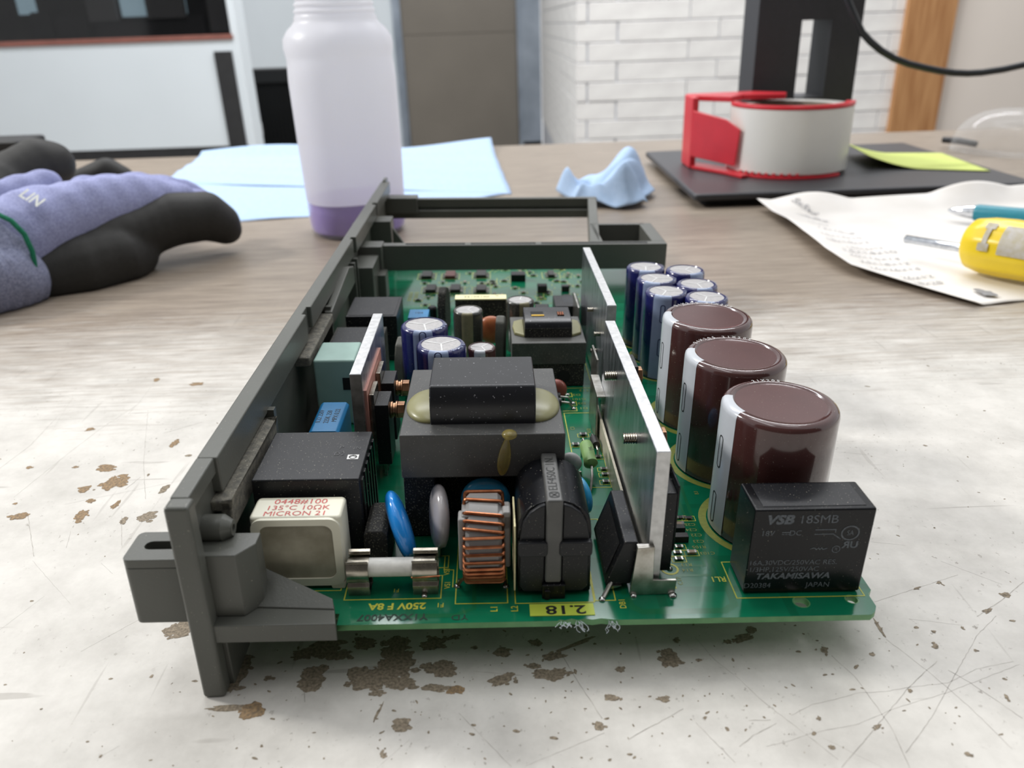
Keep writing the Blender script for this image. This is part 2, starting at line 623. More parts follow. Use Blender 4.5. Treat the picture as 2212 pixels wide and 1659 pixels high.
# white brick pier: mortar core with every brick its own piece
BY = 3000
wall = rbuild(MB().box(271, 1800, BY + 4, 5590, FLOOR, 760), 'wall_back', M_MORTAR)
struct(wall, 'white painted brick pier behind the monitor stand')
CH = 65.0
br_cache = {}


def brick(lx, ly, x, y, z):
    key = (round(lx), round(ly))
    if key not in br_cache:
        me = MB().box(0, lx, 0, ly, 0, CH - 3.5).mesh('brick')
        me.materials.append(M_BRICK)
        br_cache[key] = me
    put('brick', br_cache[key], wall, (x, y, z), bevel=2)


for r in range(-4, 9):
    z = 137 - CH * (r + 1) + 2.5
    j0 = 411 if r % 2 == 0 else 306
    edges = [267] + [j0 + 353 * k for k in range(0, 4) if j0 + 353 * k < 1400] + [1415]
    for a, b in zip(edges[:-1], edges[1:]):
        brick(b - a - 3.5, 8, a if a == 267 else a + 3.5, BY + rs.uniform(-1.6, .8), z)
    e0 = 120 if r % 2 == 0 else 353
    ys = [BY + 9] + [BY + e0 + 353 * k for k in range(0, 8) if BY + e0 + 353 * k < 5500] + [5590]
    for a, b in zip(ys[:-1], ys[1:]):
        brick(8, b - a - 3.5, 267 + rs.uniform(-1, .6), a + 3.5, z)
struct(rbuild(MB().box(1405, 1574, BY - 26, BY + 6, FLOOR, 760), 'trim_1', M_OAK, 2), 'vertical stained wood board beside the white bricks')
struct(rbuild(MB().box(1560, 3600, BY + 2, BY + 6.5, FLOOR, 760), 'wall_right', M_BEIGE), 'plain beige wall right of the wood board')

# recessed wall with the door at the far end
ND = 5650
struct(rbuild(MB().box(-3600, -692, ND, ND + 90, FLOOR, 900), 'wall_recess', M_WHITEWALL), 'pale far wall between the partition and the door')
door = rbuild(MB().box(-644, 112, ND + 20, ND + 60, FLOOR + 12, 900), 'door_1', M_DOOR, 1)
struct(door, 'taupe steel door between galvanised jambs')
rbuild(MB().box(-636, 104, ND + 10, ND + 22, FLOOR + 60, 92), 'kick_panel', M_DOOR, 1, parent=door)
rbuild(MB().box(-636, 104, ND + 14, ND + 22, 95, 880), 'upper_panel', M_DOOR, 1, parent=door)
j1 = rbuild(MB().box(-692, -660, ND - 20, ND + 60, FLOOR, 900), 'trim_2', M_GALV, 1)
struct(j1, 'grey steel door jamb behind the spray bottle')
rbuild(MB().box(-660, -641, ND + 6, ND + 60, FLOOR, 900), 'stop', M_GALV, 0.5, parent=j1)
j2 = rbuild(MB().box(134, 264, ND - 40, ND + 60, -598, 900), 'trim_3', M_GALV, 1.5)
struct(j2, 'wide galvanised door jamb beside the brick pier')
rbuild(MB().box(112, 135, ND - 10, ND + 60, FLOOR, 900), 'stop', M_GALV, 0.5, parent=j2)
rbuild(MB().box(138, 264, ND - 36, ND + 58, FLOOR, -599), 'base_block', M_BLACKV, 0.5, parent=j2)

# half-height partition on the left with a dark window above it
M_GLASSD = mat('dark_window_glass', (20, 21, 23), 0.06, var=0.2, scale=4, alpha=0.45, spec=0.6)
M_DARKROOM = mat('painted_dark_backing', (60, 58, 54), 0.8, scale=7, rgb2=(18, 18, 19), detail=6)  # backing coloured dark in place of an unlit room beyond
M_REDSILL = mat('red_brown_sill', (150, 96, 84), 0.5, scale=20)
M_BLACKT = mat('black_rubber_trim', (44, 44, 45), 0.6, scale=30)
M_LIT = mat('glowing_reflection', (190, 220, 235), 0.4, emit=(190, 222, 238), emit_s=0.75, scale=10)  # glowing panels imitate bright windows reflected in the pane
part_ = rbuild(MB().box(-2600, -930, BY, BY + 110, -230, 128), 'wall_left', M_WHITEWALL)
struct(part_, 'white partition wall under the dark window')
rbuild(MB().box(-2600, -932, BY + 2, BY + 108, FLOOR, -231), 'base_panel', M_BLACKT, parent=part_)
rbuild(MB().box(-1000, -937, BY - 8, BY, -232, 88), 'corner_guard', M_BLACKT, 1, parent=part_)
rbuild(MB().box(-931, -908, BY + 2, BY + 112, FLOOR, 760), 'end_post', M_WHITEWALL, 1, parent=part_)
win = rbuild(MB().box(-2600, -932, BY + 96, BY + 110, 129, 760), 'window_1', M_DARKROOM)
struct(win, 'dark window above the white partition with glowing patches for reflections in it')
rbuild(MB().box(-2600, -932, BY + 2, BY + 8, 140, 760), 'pane', M_GLASSD, parent=win)
rbuild(MB().box(-2600, -926, BY - 5, BY + 30, 125, 142), 'sill', M_REDSILL, 1, parent=win)
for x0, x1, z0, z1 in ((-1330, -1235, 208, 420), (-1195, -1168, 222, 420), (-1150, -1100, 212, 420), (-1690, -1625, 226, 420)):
    rbuild(MB().box(x0, x1, BY + 90, BY + 95, z0, z1), 'reflection_panel', M_LIT, parent=win)
M_GREYW = mat('dim_grey_wall_beyond', (112, 112, 112), 0.8, scale=5)
for x0, x1, z0, z1, m_ in ((-1440, -1340, 196, 500, M_GREYW), (-1234, -1100, 200, 500, M_GREYW), (-1020, -934, 150, 500, M_GREYW), (-1560, -1450, 150, 215, M_BLACKT), (-1640, -1580, 150, 232, M_BLACKT), (-1420, -1100, 140, 190, M_BLACKT), (-1100, -1040, 140, 205, M_BLACKT)):
    rbuild(MB().box(x0, x1, BY + 70, BY + 88, z0, z1), 'far_clutter', m_, parent=win)

# black slatted grille standing on the floor beyond the partition
vent = empty('ventilation_grille', (-1070, 3600, FLOOR))
tag(vent, 'black slatted floor-standing grille behind the spray bottle', 'grille')
NV = lambda mb, nm, m, **k: mb.build(nm, m, vent, **k)
zt = 4 - FLOOR
fr = MB().box(0, 300, -30, 60, zt - 60, zt).box(0, 26, -26, 60, 0, zt - 60).box(274, 300, -26, 60, 0, zt - 60).box(26, 274, 40, 60, 0, zt - 60)
NV(fr, 'frame', M_BLACKV, bevel=7)
sl = MB().box(-4, 4, -20, 36, 0, zt - 60).mesh('slat')
sl.materials.append(M_BLACKV)
for k in range(14):
    put('slat', sl, vent, (36 + k * 17.5, 0, 0))
NV(MB().box(2, 30, -32, -27, zt - 262, zt - 214), 'sticker', mat('white_sticker', (225, 225, 225), 0.6))
# ================================================================== power supply module
PSU = empty('power_supply_module', (0, 0, 0))
# the module leans: its tall side wall stands on the bench and the board's right side hangs lower
PSU_ROT = Matrix(([0.999394, -0.01429, 0.03173], [0.014305, 0.999898, -0.000231], [-0.031723, 0.000684, 0.999496]))
PSU.rotation_euler = PSU_ROT.to_euler()
PSU.location = (Vector((84.8, 148.7, 12.9)) - PSU_ROT @ Vector((0, 0, 18.0))) * MM
tag(PSU, 'open power supply module with a green circuit board in a grey plastic frame', 'power supply')
HB = 18.0                                   # board top above the bench


def part(mb, name, m, loc=(0, 0, 0), rot=(0, 0, 0), **k):
    return mb.build(name, m, PSU, (loc[0], loc[1], loc[2] + HB), rot, **k)


STUFF = {'silkscreen_outline', 'silkscreen_ring', 'silkscreen_lettering', 'component_codes', 'solder_joint', 'frayed_fibres', 'pin', 'printed_lettering', 'vent_groove', 'stripe_mark', 'rim_print', 'red_lettering'}


def sub(mb, name, m, parent, **k):
    o = mb.build(name, m, parent, **k)
    if name in STUFF:
        o['kind'] = 'stuff'
    return o


M_FRAME = mat('grey_frame_plastic', (90, 91, 85), 0.36, spec=0.4, scale=30, var=0.06, dust=0.03, dust_scale=1500, bump=0.12, bump_scale=1400)
M_DUSTL = mat('dusty_ledge', (120, 116, 104), 0.8, scale=600, rgb2=(84, 82, 76), dust=0.6, dust_scale=1300)
M_SUB = mat('board_edge_fibreglass', (104, 158, 104), 0.35, scale=200, rgb2=(84, 140, 88))
M_SILK = mat('yellow_silkscreen', (190, 190, 62), 0.5, scale=900, var=0.08)
M_SILKD = mat('dim_silkscreen', (138, 146, 62), 0.5, scale=900, var=0.1)
M_INK = mat('black_ink', (24, 26, 24), 0.6)
M_SOLDER = mat('solder_metal', (190, 190, 186), 0.22, 1.0, scale=500, var=0.1)
M_TIN = mat('tinned_steel', (196, 194, 188), 0.32, 1.0, scale=260, rgb2=(150, 146, 136), rvar=0.1)
M_NICKEL = mat('nickel_clip', (186, 180, 168), 0.26, 1.0, scale=300, rgb2=(140, 134, 122), rvar=0.08)
M_ALU = mat('brushed_aluminium', (216, 219, 224), 0.30, 1.0, scale=60, stretch=(1, 6, 1.2), rgb2=(176, 180, 188), rvar=0.1, bump=0.06, bump_scale=300)
M_ALUE = mat('sawn_aluminium_edge', (204, 204, 204), 0.42, 0.9, scale=500, rgb2=(182, 182, 182))
M_COPPER = mat('copper_wire', (176, 114, 80), 0.34, 1.0, scale=400, rgb2=(142, 86, 58))
M_BLK = mat('black_plastic', (31, 32, 35), 0.38, spec=0.3, scale=200, var=0.1, dust=0.30, dust_scale=1500)
M_BLKG = mat('glossy_black_plastic', (18, 19, 22), 0.24, spec=0.26, scale=200, var=0.1, dust=0.16, dust_scale=1300)
M_BLKD = mat('dusty_black_plastic', (50, 49, 47), 0.65, spec=0.2, scale=260, var=0.15, dust=0.95, dust_scale=1300, dust_rgb=(132, 128, 112))
M_FERR = mat('grey_ferrite', (74, 74, 73), 0.36, spec=0.32, scale=220, var=0.08, dust=0.30, dust_scale=1700)
M_FERRD = mat('dusty_ferrite', (78, 78, 75), 0.5, scale=220, var=0.12, dust=0.5, dust_scale=1900, dust_rgb=(150, 146, 132))
M_TAPE = mat('black_coil_tape', (32, 33, 37), 0.30, spec=0.4, scale=150, var=0.12, dust=0.10, dust_scale=900, dust_rgb=(190, 190, 195))
M_VARN = mat('olive_varnish_margin', (142, 139, 102), 0.32, scale=120, rgb2=(132, 128, 84), sss=0.1)
M_GLUE = mat('amber_glue', (176, 158, 78), 0.15, scale=200, rgb2=(150, 130, 60), alpha=0.42, coat=0.6)
M_WHITE = mat('white_ceramic', (226, 223, 204), 0.38, scale=60, rgb2=(214, 210, 190))
M_RESIN = mat('beige_resin_fill', (176, 170, 150), 0.45, scale=110, rgb2=(128, 122, 102), detail=5)
M_RED = mat('red_ink', (206, 76, 74), 0.6, scale=900)
M_BLUEV = mat('blue_epoxy_coat', (36, 140, 224), 0.16, scale=120, var=0.05, dust=0.10, dust_scale=1800, coat=0.4)
M_CYAN = mat('cyan_epoxy_coat', (56, 164, 214), 0.16, scale=120, var=0.05, coat=0.4)
M_GREYV = mat('grey_epoxy_coat', (168, 163, 164), 0.18, scale=120, var=0.05, coat=0.4)
M_TEAL = mat('mint_plastic', (146, 176, 166), 0.38, scale=120, var=0.06)
M_BLUEF = mat('blue_film_plastic', (34, 120, 172), 0.34, scale=100, var=0.1)
M_GREYP = mat('grey_core_case', (132, 130, 128), 0.42, scale=150, var=0.06, dust=0.12)
M_BROWN = mat('maroon_sleeve', (78, 48, 46), 0.14, scale=100, var=0.08, dust=0.12, dust_scale=1600, coat=0.5)
M_BROWNT = mat('maroon_sleeve_top', (84, 50, 48), 0.28, scale=120, var=0.06, dust=0.16, dust_scale=1400)
M_STRIPE = mat('pale_grey_stripe', (196, 200, 206), 0.22, scale=120, var=0.04, coat=0.3)
M_NAVY = mat('navy_sleeve', (34, 37, 96), 0.16, scale=100, var=0.08, dust=0.14, dust_scale=1700, coat=0.5)
M_BLSTR = mat('blue_grey_stripe', (142, 156, 186), 0.22, scale=120, var=0.05, coat=0.3)
M_CANTOP = mat('can_top_aluminium', (178, 175, 174), 0.45, 0.3, scale=900, rgb2=(162, 160, 160))
M_GROOVE = mat('bright_vent_groove', (236, 236, 234), 0.4)
M_OLIVE = mat('olive_gold_sleeve', (62, 61, 56), 0.22, scale=100, var=0.1, dust=0.5, dust_scale=2200, coat=0.3, dust_rgb=(140, 136, 116))
M_GOLD = mat('gold_print', (134, 128, 98), 0.3, dust=0.4, dust_scale=2200)
M_PRINT = mat('pale_grey_print', (104, 110, 116), 0.6, scale=2500, rgb2=(70, 76, 82))
M_WPRINT = mat('white_print', (222, 222, 220), 0.6)
M_GRES = mat('green_resistor_coat', (122, 158, 92), 0.5, scale=300, var=0.08)
M_SMDB = mat('smd_black', (38, 37, 36), 0.5, scale=900, var=0.2)
M_SMDT = mat('smd_tan', (150, 128, 104), 0.5, scale=900)
M_RUST = mat('red_brown_epoxy', (140, 72, 60), 0.4, scale=200)
M_ORANGE = mat('orange_brown_epoxy', (186, 112, 70), 0.35, scale=160, rgb2=(150, 80, 50))
M_CREAM = mat('cream_label', (236, 230, 178), 0.5, scale=500, var=0.03)
M_LABEL = mat('yellow_green_label', (188, 204, 72), 0.5, scale=300, var=0.04)
M_PINK = mat('pink_insulating_sheet', (196, 136, 122), 0.5, scale=120)
M_BRASS = mat('brassy_screw', (184, 146, 116), 0.32, 1.0, scale=400, rgb2=(150, 112, 86))
M_HOLE = mat('dark_recess', (10, 10, 11), 0.8)
M_FIBRE = mat('white_glass_fibres', (214, 222, 228), 0.7)


# ------------------------------------------------------------------ circuit board
def board_material():
    m = mat('green_solder_mask', (16, 112, 78), 0.16, scale=60, rgb2=(12, 98, 68), coat=0.3, spec=0.5)
    nt = m.node_tree
    N, L = nt.nodes, nt.links
    p = N['Principled BSDF']
    src = p.inputs['Base Color'].links[0].from_socket
    tc = N.new('ShaderNodeTexCoord')
    mp = N.new('ShaderNodeMapping')
    mp.inputs['Scale'].default_value = (1, 1, 1)
    mp.inputs['Location'].default_value = (0.003, 0.002, 0)
    L.new(tc.outputs['Object'], mp.inputs['Vector'])
    b = N.new('ShaderNodeTexBrick')
    b.inputs['Scale'].default_value = 1.0
    b.inputs['Brick Width'].default_value = 0.031
    b.inputs['Row Height'].default_value = 0.0125
    b.inputs['Mortar Size'].default_value = 0.0011
    b.inputs['Mortar Smooth'].default_value = 0.0
    b.inputs['Color1'].default_value = (0, 0, 0, 1)
    b.inputs['Color2'].default_value = (0, 0, 0, 1)
    b.inputs['Mortar'].default_value = (1, 1, 1, 1)
    L.new(mp.outputs[0], b.inputs['Vector'])
    mx = N.new('ShaderNodeMix')
    mx.data_type = 'RGBA'
    ml = N.new('ShaderNodeMath')
    ml.operation = 'MULTIPLY'
    ml.inputs[1].default_value = 0.45
    L.new(b.outputs['Color'], ml.inputs[0])
    L.new(ml.outputs[0], mx.inputs['Factor'])
    L.new(src, mx.inputs['A'])
    mx.inputs['B'].default_value = (*lin((14, 84, 54)), 1)
    L.new(mx.outputs['Result'], p.inputs['Base Color'])
    return m


M_MASK = board_material()
M_TRACE = mat('masked_copper_trace', (24, 104, 66), 0.18, scale=80, rgb2=(22, 96, 60))


def flat_with_holes(outline, holes, z0, z1, name):
    cu = bpy.data.curves.new('c', 'CURVE')
    cu.dimensions = '2D'
    cu.fill_mode = 'BOTH'
    cu.extrude = (z1 - z0) / 2 * MM
    for pts in [outline] + holes:
        sp = cu.splines.new('POLY')
        sp.points.add(len(pts) - 1)
        for q, (x, y) in zip(sp.points, pts):
            q.co = (x * MM, y * MM, 0, 1)
        sp.use_cyclic_u = True
    ob = bpy.data.objects.new('c', cu)
    COL.objects.link(ob)
    dg = bpy.context.evaluated_depsgraph_get()
    me = bpy.data.meshes.new_from_object(ob.evaluated_get(dg))
    bpy.data.objects.remove(ob, do_unlink=True)
    me.transform(Matrix.Translation((0, 0, (z0 + z1) / 2 * MM)))
    me.name = name
    return me


BO = [(-128.5, 0), (-76, 0), (-75.3, .5), (-74.2, .2), (-72.5, .7), (-71, .2), (-69.4, .6), (-67.5, .2), (-65.4, .6), (-63, .2), (-62, 0),
      (0, 0), (1.6, 1.2), (2.6, 3.0), (2.6, 7.5), (4, 9), (4, 306), (-154, 306), (-154, 4), (-128.5, 4)]
H1, H2 = oval(-15.2, 5.0, 3.7, 3.7), oval(-2.3, 5.7, 2.9, 2.9)
bm_ = flat_with_holes(BO, [H1, H2], -1.7, -0.06, 'circuit_board')
bm_.materials.clear()
bm_.materials.append(M_SUB)
board = put('circuit_board', bm_, PSU, (0, 0, HB), label='green glass-fibre circuit board')
mk = flat_with_holes(BO, [oval(-15.2, 5.0, 4.3, 4.3), oval(-2.3, 5.7, 3.5, 3.5)], -0.06, 0.0, 'solder_mask')
mk.materials.clear()
mk.materials.append(M_MASK)
put('solder_mask', mk, board)
for i_, (pts, w) in enumerate((([(-57.9, 8), (-57.5, 4.6), (-55, 2.6), (-35, 2.4), (-32, 4.5), (-31.5, 20), (-34, 24)], 1.9), ([(-60, 22), (-58.4, 9)], 1.2),
               ([(-100, 3), (-96, 5), (-96, 30)], 1.1), ([(-45, 16), (-34, 16), (-33, 60)], 1.0), ([(-44, 20), (-35.5, 20), (-35.5, 56)], .8),
               ([(-112, 2.6), (-100, 2.6)], 1.4), ([(-65, 60), (-65, 110), (-60, 118)], 1.0), ([(-58, 60), (-58, 100)], .8))):
    sub(MB().strip(pts, w, 0.02 + .004 * i_), 'copper_trace', M_TRACE, board, smooth=0, fix=False)

sk = MB()
W = 0.28
zs = 0.07
for r in ((-128.2, -104.3, 8.9, 17.8), (-100.6, -87.7, 6.7, 34), (-85.8, -66.3, 6.4, 31), (-66, -61, 6.9, 42), (-155, -129.6, 12.6, 24),
          (-110.5, -103, 21, 26), (-30.7, 1.4, 6.8, 21.2), (-64.6, -54.4, 59, 110)):
    sk.rect(*r, W, zs)
for pts in ([(-64.8, 111.7), (-59.6, 111.7), (-59.6, 115)], [(-61, 116.2), (-59.2, 116.2), (-59.2, 119.6), (-60.4, 119.6)], [(-61.6, 123.8), (-60.2, 123.8), (-60.2, 127), (-61.2, 127)],
            [(-84, 131.6), (-51.5, 131.6), (-51.5, 165)], [(-104, 26), (-104, 20), (-101.5, 20), (-101.5, 13)], [(-45, 14), (-45, 11), (-50, 11)],
            [(-122, 24), (-122, 34), (-117, 34)], [(-112, 62), (-118, 62), (-118, 80)]):
    sk.strip(pts, W, zs)
for x, y in ((-41.7, 22.7), (-41.5, 25.4), (-37.7, 25.3), (-40.5, 28), (-34.8, 41.5), (-37.1, 41.8), (-59.5, 92.6), (-62.8, 85.7), (-55.5, 69.5), (-55.5, 66.2), (-55.8, 61.8), (-56.3, 77.4)):
    sk.rect(x - 1.9, x + 1.9, y - 1.2, y + 1.2, .2, zs)
sk.strip(oval(-45, 18.7, 4.2, 4.2), .55, zs, True)
sub(sk, 'silkscreen_outline', M_SILK, board, smooth=0, fix=False)
rg = MB()
CAPS3 = ((-14.2, 39), (-16.3, 73), (-16.3, 107))
for cx_, cy_ in CAPS3:
    rg.strip(oval(cx_, cy_, 33.4, 33.4, 64), 2.2, 0.06, True)
for cx_, cy_ in ((-24.1, 180), (-22.6, 163), (-22.3, 146), (-8.1, 175), (-7.9, 155), (-8.2, 138.6)):
    rg.strip(oval(cx_, cy_, 18, 18, 40), 1.0, 0.06, True)
sub(rg, 'silkscreen_ring', M_SILKD, board, smooth=0, fix=False)
tx = MB()
zt_ = 0.09
tx.text_flat('250V F 8A', 3.2, -114.8, 6.3, zt_, 180, 1.02, 0.03)
for s, h, x, y, r in (('F1', 2.0, -104.3, 6.4, 180), ('L1', 2.2, -91, 4.6, 90), ('L2', 2.2, -86, 4.5, 90), ('DB1', 2.0, -59.4, 5.6, 90), ('VS1', 1.9, -103.2, 19.3, 90),
                      ('VS1', 1.9, -102.8, 13.9, 90), ('F1', 1.7, -115.7, 12.2, 180), ('RL1', 2.6, -33.4, 14.3, 180), ('R1', 1.9, -133, 8.2, 180)):
    tx.text_flat(s, h * 1.1, x, y, zt_, r, 0.9, 0.012)
sub(tx, 'silkscreen_lettering', M_SILK, board, smooth=0, fix=False)
tx = MB()
for s, x, y, r in (('C25', -35, 38.6, 180), ('C24', -35.2, 36, 180), ('C22', -34.4, 33.5, 180), ('C23', -34.5, 30.6, 180), ('R105', -35, 28, 180), ('C103', -33.4, 25.2, 180),
                   ('R13', -40.2, 20.4, 180), ('R14', -40.4, 18.2, 180), ('B3', -29.1, 55.1, 90), ('C17', -43.4, 13.8, 90)):
    tx.text_flat(s, 1.7, x, y, zt_, r, 1.1)
for s, x, y in (('T12', -55, 129.4), ('D3', -58.4, 125.5), ('C101', -58, 121.6), ('D2', -57.2, 118), ('D1', -57, 113.9)):
    tx.text_flat(s, 2.3, x, y, zt_, 180, 1.1)
for s, x, y in (('C3', -62.6, 98), ('R10', -57, 96), ('C13', -114, 46)):
    tx.text_flat(s, 2.0, x, y, zt_, 90)
sub(tx, 'component_codes', M_SILKD, board, smooth=0, fix=False)
st = MB().text_flat('Y1XXA4007', 3.1, -115.5, 2.4, zt_, 180, 1.05, 0.02).text_flat('YD', 2.6, -99.4, 1.9, zt_, 180, 1.2)
sub(st, 'ink_stamp', mat('dark_green_ink', (22, 48, 34), 0.6), board, smooth=0, fix=False)
lb = sub(MB().box(-82.4, -66.7, 1.7, 5.9, 0.02, 0.16), 'paper_label', M_LABEL, board)
lt = MB().text_flat('2.18', 4.3, -73.6, 3.8, 0.2, 180, 1.35, 0.02)
sub(lt, 'handwriting', M_INK, board, smooth=0, fix=False)
fb = MB()
rf = random.Random(5)
for bx in (-70.6, -62.6, -74.6, -73.4):
    big = bx > -73
    for k in range(8 if big else 4):
        p = [(bx + rf.gauss(0, .6), rf.uniform(-.2, .5), -.4)]
        for q in range(5):
            a = p[-1]
            p.append((a[0] + rf.gauss(.12 if big else 0, .35), a[1] - rf.uniform(0, .5), a[2] - rf.uniform(0, .75) * (1 if big else .3)))
        fb.tube(p, 0.07, 5)
sub(fb, 'frayed_fibres', M_FIBRE, board)
sb = MB()
for x, y, r in ((-100.4, 13.3, .9), (-88, 12.9, .9), (-64.3, 7.2, .9), (-46.5, 8.2, 1.1), (-56.3, 8.4, .9), (-108.4, 9.8, .8), (-67.2, 13, .7), (-67.4, 17, .7),
                (-60.8, 113.4, .9), (-60.5, 118, .9), (-61.8, 125.6, .9), (-61.9, 54.9, .9), (-56.4, 77.6, .7), (-45, 18.7, .8), (-106, 28, .7), (-114, 27, .7)):
    sb.ellipsoid((x, y, .1), (r, r, r * .8), 12, 8)
sub(sb, 'solder_joint', M_SOLDER, board)

# ------------------------------------------------------------------ plastic frame
frame = part(MB().box(-161, -158.6, -3, 386, -18, 34.5), 'frame', M_FRAME, bevel=0.4, label='dark grey plastic module frame')
fs = lambda mb, n, m=M_FRAME, **k: sub(mb, n, m, frame, **k)
# front rim, bottom rim and top rim in sections
fs(MB().box(-161.4, -156, -4.2, .4, -18, 36.2), 'front_rim', bevel=0.9, seg=3)
fs(MB().box(-161.4, -156.4, .2, 386, -18, -13.5), 'bottom_rim', bevel=0.5)
fs(MB().box(-161.4, -157.2, 0, 17.6, 31.8, 36.2), 'top_rim', bevel=0.5)
fs(MB().box(-161.4, -156.4, 17.4, 119, 26.5, 36.2), 'top_rim', bevel=0.5)
fs(MB().box(-161.4, -158.0, 118, 128, 28, 36.1), 'top_rim', bevel=0.4)
fs(MB().box(-161.4, -156.4, 127, 226, 28.0, 36.2), 'top_rim', bevel=0.5)
fs(MB().box(-161.4, -158.0, 225, 231, 28, 36.1), 'top_rim', bevel=0.4)
fs(MB().box(-161.4, -155.6, 230, 305, 28.4, 36.2), 'top_rim', bevel=0.5)
fs(MB().box(-161.4, -158.0, 304, 311, 28, 36.1), 'top_rim', bevel=0.4)
fs(MB().box(-161.4, -155.6, 310, 376, 28.8, 36.2).box(-160.4, -158.0, 375, 386, 30, 37.2), 'top_rim', bevel=0.6)
# ledges on the inside of the wall
fs(MB().box(-159, -153.8, 14, 58, 23.0, 26.0).box(-156.6, -153.8, 14, 58, 18, 26), 'ledge', M_DUSTL, bevel=0.6)
fs(MB().box(-159, -153.4, 104, 150, 22.0, 25.6), 'ledge', M_DUSTL, bevel=0.6)
fs(MB().prism([(150, 20), (208, 20), (208, 28), (196, 31), (150, 26)], -157, -153.8, 'x'), 'ledge', M_FRAME, bevel=0.5)
for ry in (60, 152, 214, 222):
    fs(MB().box(-159, -154.6, ry, ry + 2.4, -1, 27.5), 'rib')
# locating boss behind the front rim
bs = MB().lathe([(3.2, 0), (3.2, 4.6), (1.9, 6.6), (1.9, 6.8), (0.9, 6.8), (0.9, 6.0), (0, 6.0)], 24, (-158.6, 8.2, 22.6), 'x')
fs(bs, 'boss', smooth=22)
# latch block with slot, outside the wall
lt_ = MB().prism(round_rect(-175.4, -161, 0.4, 11.5, 1.6), 1.4, 17.2)
fs(lt_, 'latch_block', bevel=0.25)
ol = [(-161, .4)] + [(-173.8 + 1.6 * math.cos(math.radians(a)), 2 + 1.6 * math.sin(math.radians(a))) for a in (270, 247, 225, 202, 180)]
ol += [(-173.8 + 1.6 * math.cos(math.radians(a)), 9.9 + 1.6 * math.sin(math.radians(a))) for a in (180, 157, 135, 112, 90)] + [(-161, 11.5), (-161, 7.6)]
ol += [(-170.6 + 1.5 * math.cos(math.radians(a)), 6.1 + 1.5 * math.sin(math.radians(a))) for a in (90, 120, 150, 180, 210, 240, 270)] + [(-161, 4.6)]
fs(MB().prism(ol, 17.2, 19.5), 'latch_top', bevel=0.2)
fs(MB().box(-170.8, -161.2, 4.7, 7.5, 17.21, 17.3), 'latch_slot', M_HOLE)
# corner bracket and strut that carry the board
fs(MB().prism([(-158.6, 0), (-149.6, 0), (-146, 4.5), (-146, 9), (-158.6, 9)], 3.2, 20.6), 'bracket_block', bevel=0.3)
fs(MB().prism([(-158.6, -3.2), (-127.9, -3.2), (-129.4, 3.6), (-158.6, 3.6)], -1.9, 3.2), 'strut', bevel=0.3)
wedge = MB().add([(-150, 3, 3.0), (-129, 1.6, 3.0), (-129.6, 3.6, 3.0), (-148.6, 14, 3.0), (-150, 3, 3.6), (-129, 1.6, 3.5), (-129.6, 3.6, 5.0), (-148.6, 12, 8.8)],
                 [(0, 3, 2, 1), (4, 5, 6, 7), (0, 1, 5, 4), (1, 2, 6, 5), (2, 3, 7, 6), (3, 0, 4, 7)])
fs(wedge, 'gusset', bevel=0.2)
fs(MB().box(-159, -155.0, .2, 14, -18, 0), 'foot_rib', bevel=0.4)
# cross bars and far extension
fs(MB().box(-158.6, 2.0, 256, 262, 11.4, 25).box(-158.6, -146.5, 250, 262, 8, 26), 'cross_bar', bevel=0.5)
fs(MB().box(-135, -104, 257.6, 260.4, 25.0, 25.06).box(-101, -67, 257.6, 260.4, 25.0, 25.06).box(-64, -8, 257.6, 260.4, 25.0, 25.06), 'bar_slot', M_HOLE)
fs(MB().box(-158.6, -20, 374, 379, 19.4, 25.2).box(-158.6, -20, 371, 379, 13, 18.2).box(-158.6, -20, 375, 379, 13, 25).box(-158.6, -138, 368, 380, 17, 27), 'far_cross_bar', bevel=0.4)
fs(MB().prism([(-38, 262), (-32.6, 262), (-20, 379), (-25.6, 379)], 13, 25), 'side_arm', bevel=0.4)
bx = MB().box(-33.5, -31, 262, 303, 12, 25).box(-33.5, -2, 300, 303, 12, 25).box(-5, 2, 262, 303, 12, 25).box(-31, -5, 262, 300, 12, 13)
fs(bx, 'open_pocket', bevel=0.4)
fs(MB().box(-4, 1, 290, 302, -12.6, 12.5), 'support_foot', bevel=0.4)
fs(MB().prism([(-146.5, 8), (-146.5, 24), (-136, 8)], 300, 303, 'y').box(-158.6, -147, 298, 312, 4, 28), 'far_gusset', bevel=0.4)
fs(MB().box(-168, -161, 166, 178, 22, 27), 'side_tab', bevel=0.5)
fs(MB().box(-167, -161, 286, 292, 22, 29), 'side_tab', bevel=0.5)
fs(MB().box(-158.6, -148, 226, 250, 2, 22).box(-150, -144, 240, 251, 0, 14), 'hinge_block', bevel=0.6)

# ------------------------------------------------------------------ relay at the right front corner
rel = part(MB().box(-28.8, 0.5, 8.2, 20.6, 0.4, 25), 'relay', M_BLKG, bevel=0.5, label='black relay with grey printed lettering')
sub(MB().box(-26.5, -1.6, 9.6, 19.6, 25, 25.12), 'lid_seam', M_BLK, rel, bevel=0.05)
px = MB()
F = 8.12
px.text_front('VSB', 3.5, -22.4, F, 22.1, 1.15, 0.25, 0.045)
px.text_front('18SMB', 3.3, -13.2, F, 22.1, 1.05)
px.text_front('18V', 2.1, -25.0, F, 18.3, 1.0).text_front('DC', 2.1, -18.3, F, 18.3, 1.0)
px.text_front('16A,30VDC/250VAC RES.', 2.0, -17.6, F, 9.6, 1.02)
px.text_front('1/3HP,125V/250VAC', 2.0, -19.6, F, 7.6, 1.02)
px.text_front('TAKAMISAWA', 2.4, -17.0, F, 5.5, 1.2, 0.25, 0.03)
px.text_front('D20384', 2.1, -25.6, F, 2.7, 1.0).text_front('JAPAN', 2.1, -10.4, F, 2.7, 1.0)
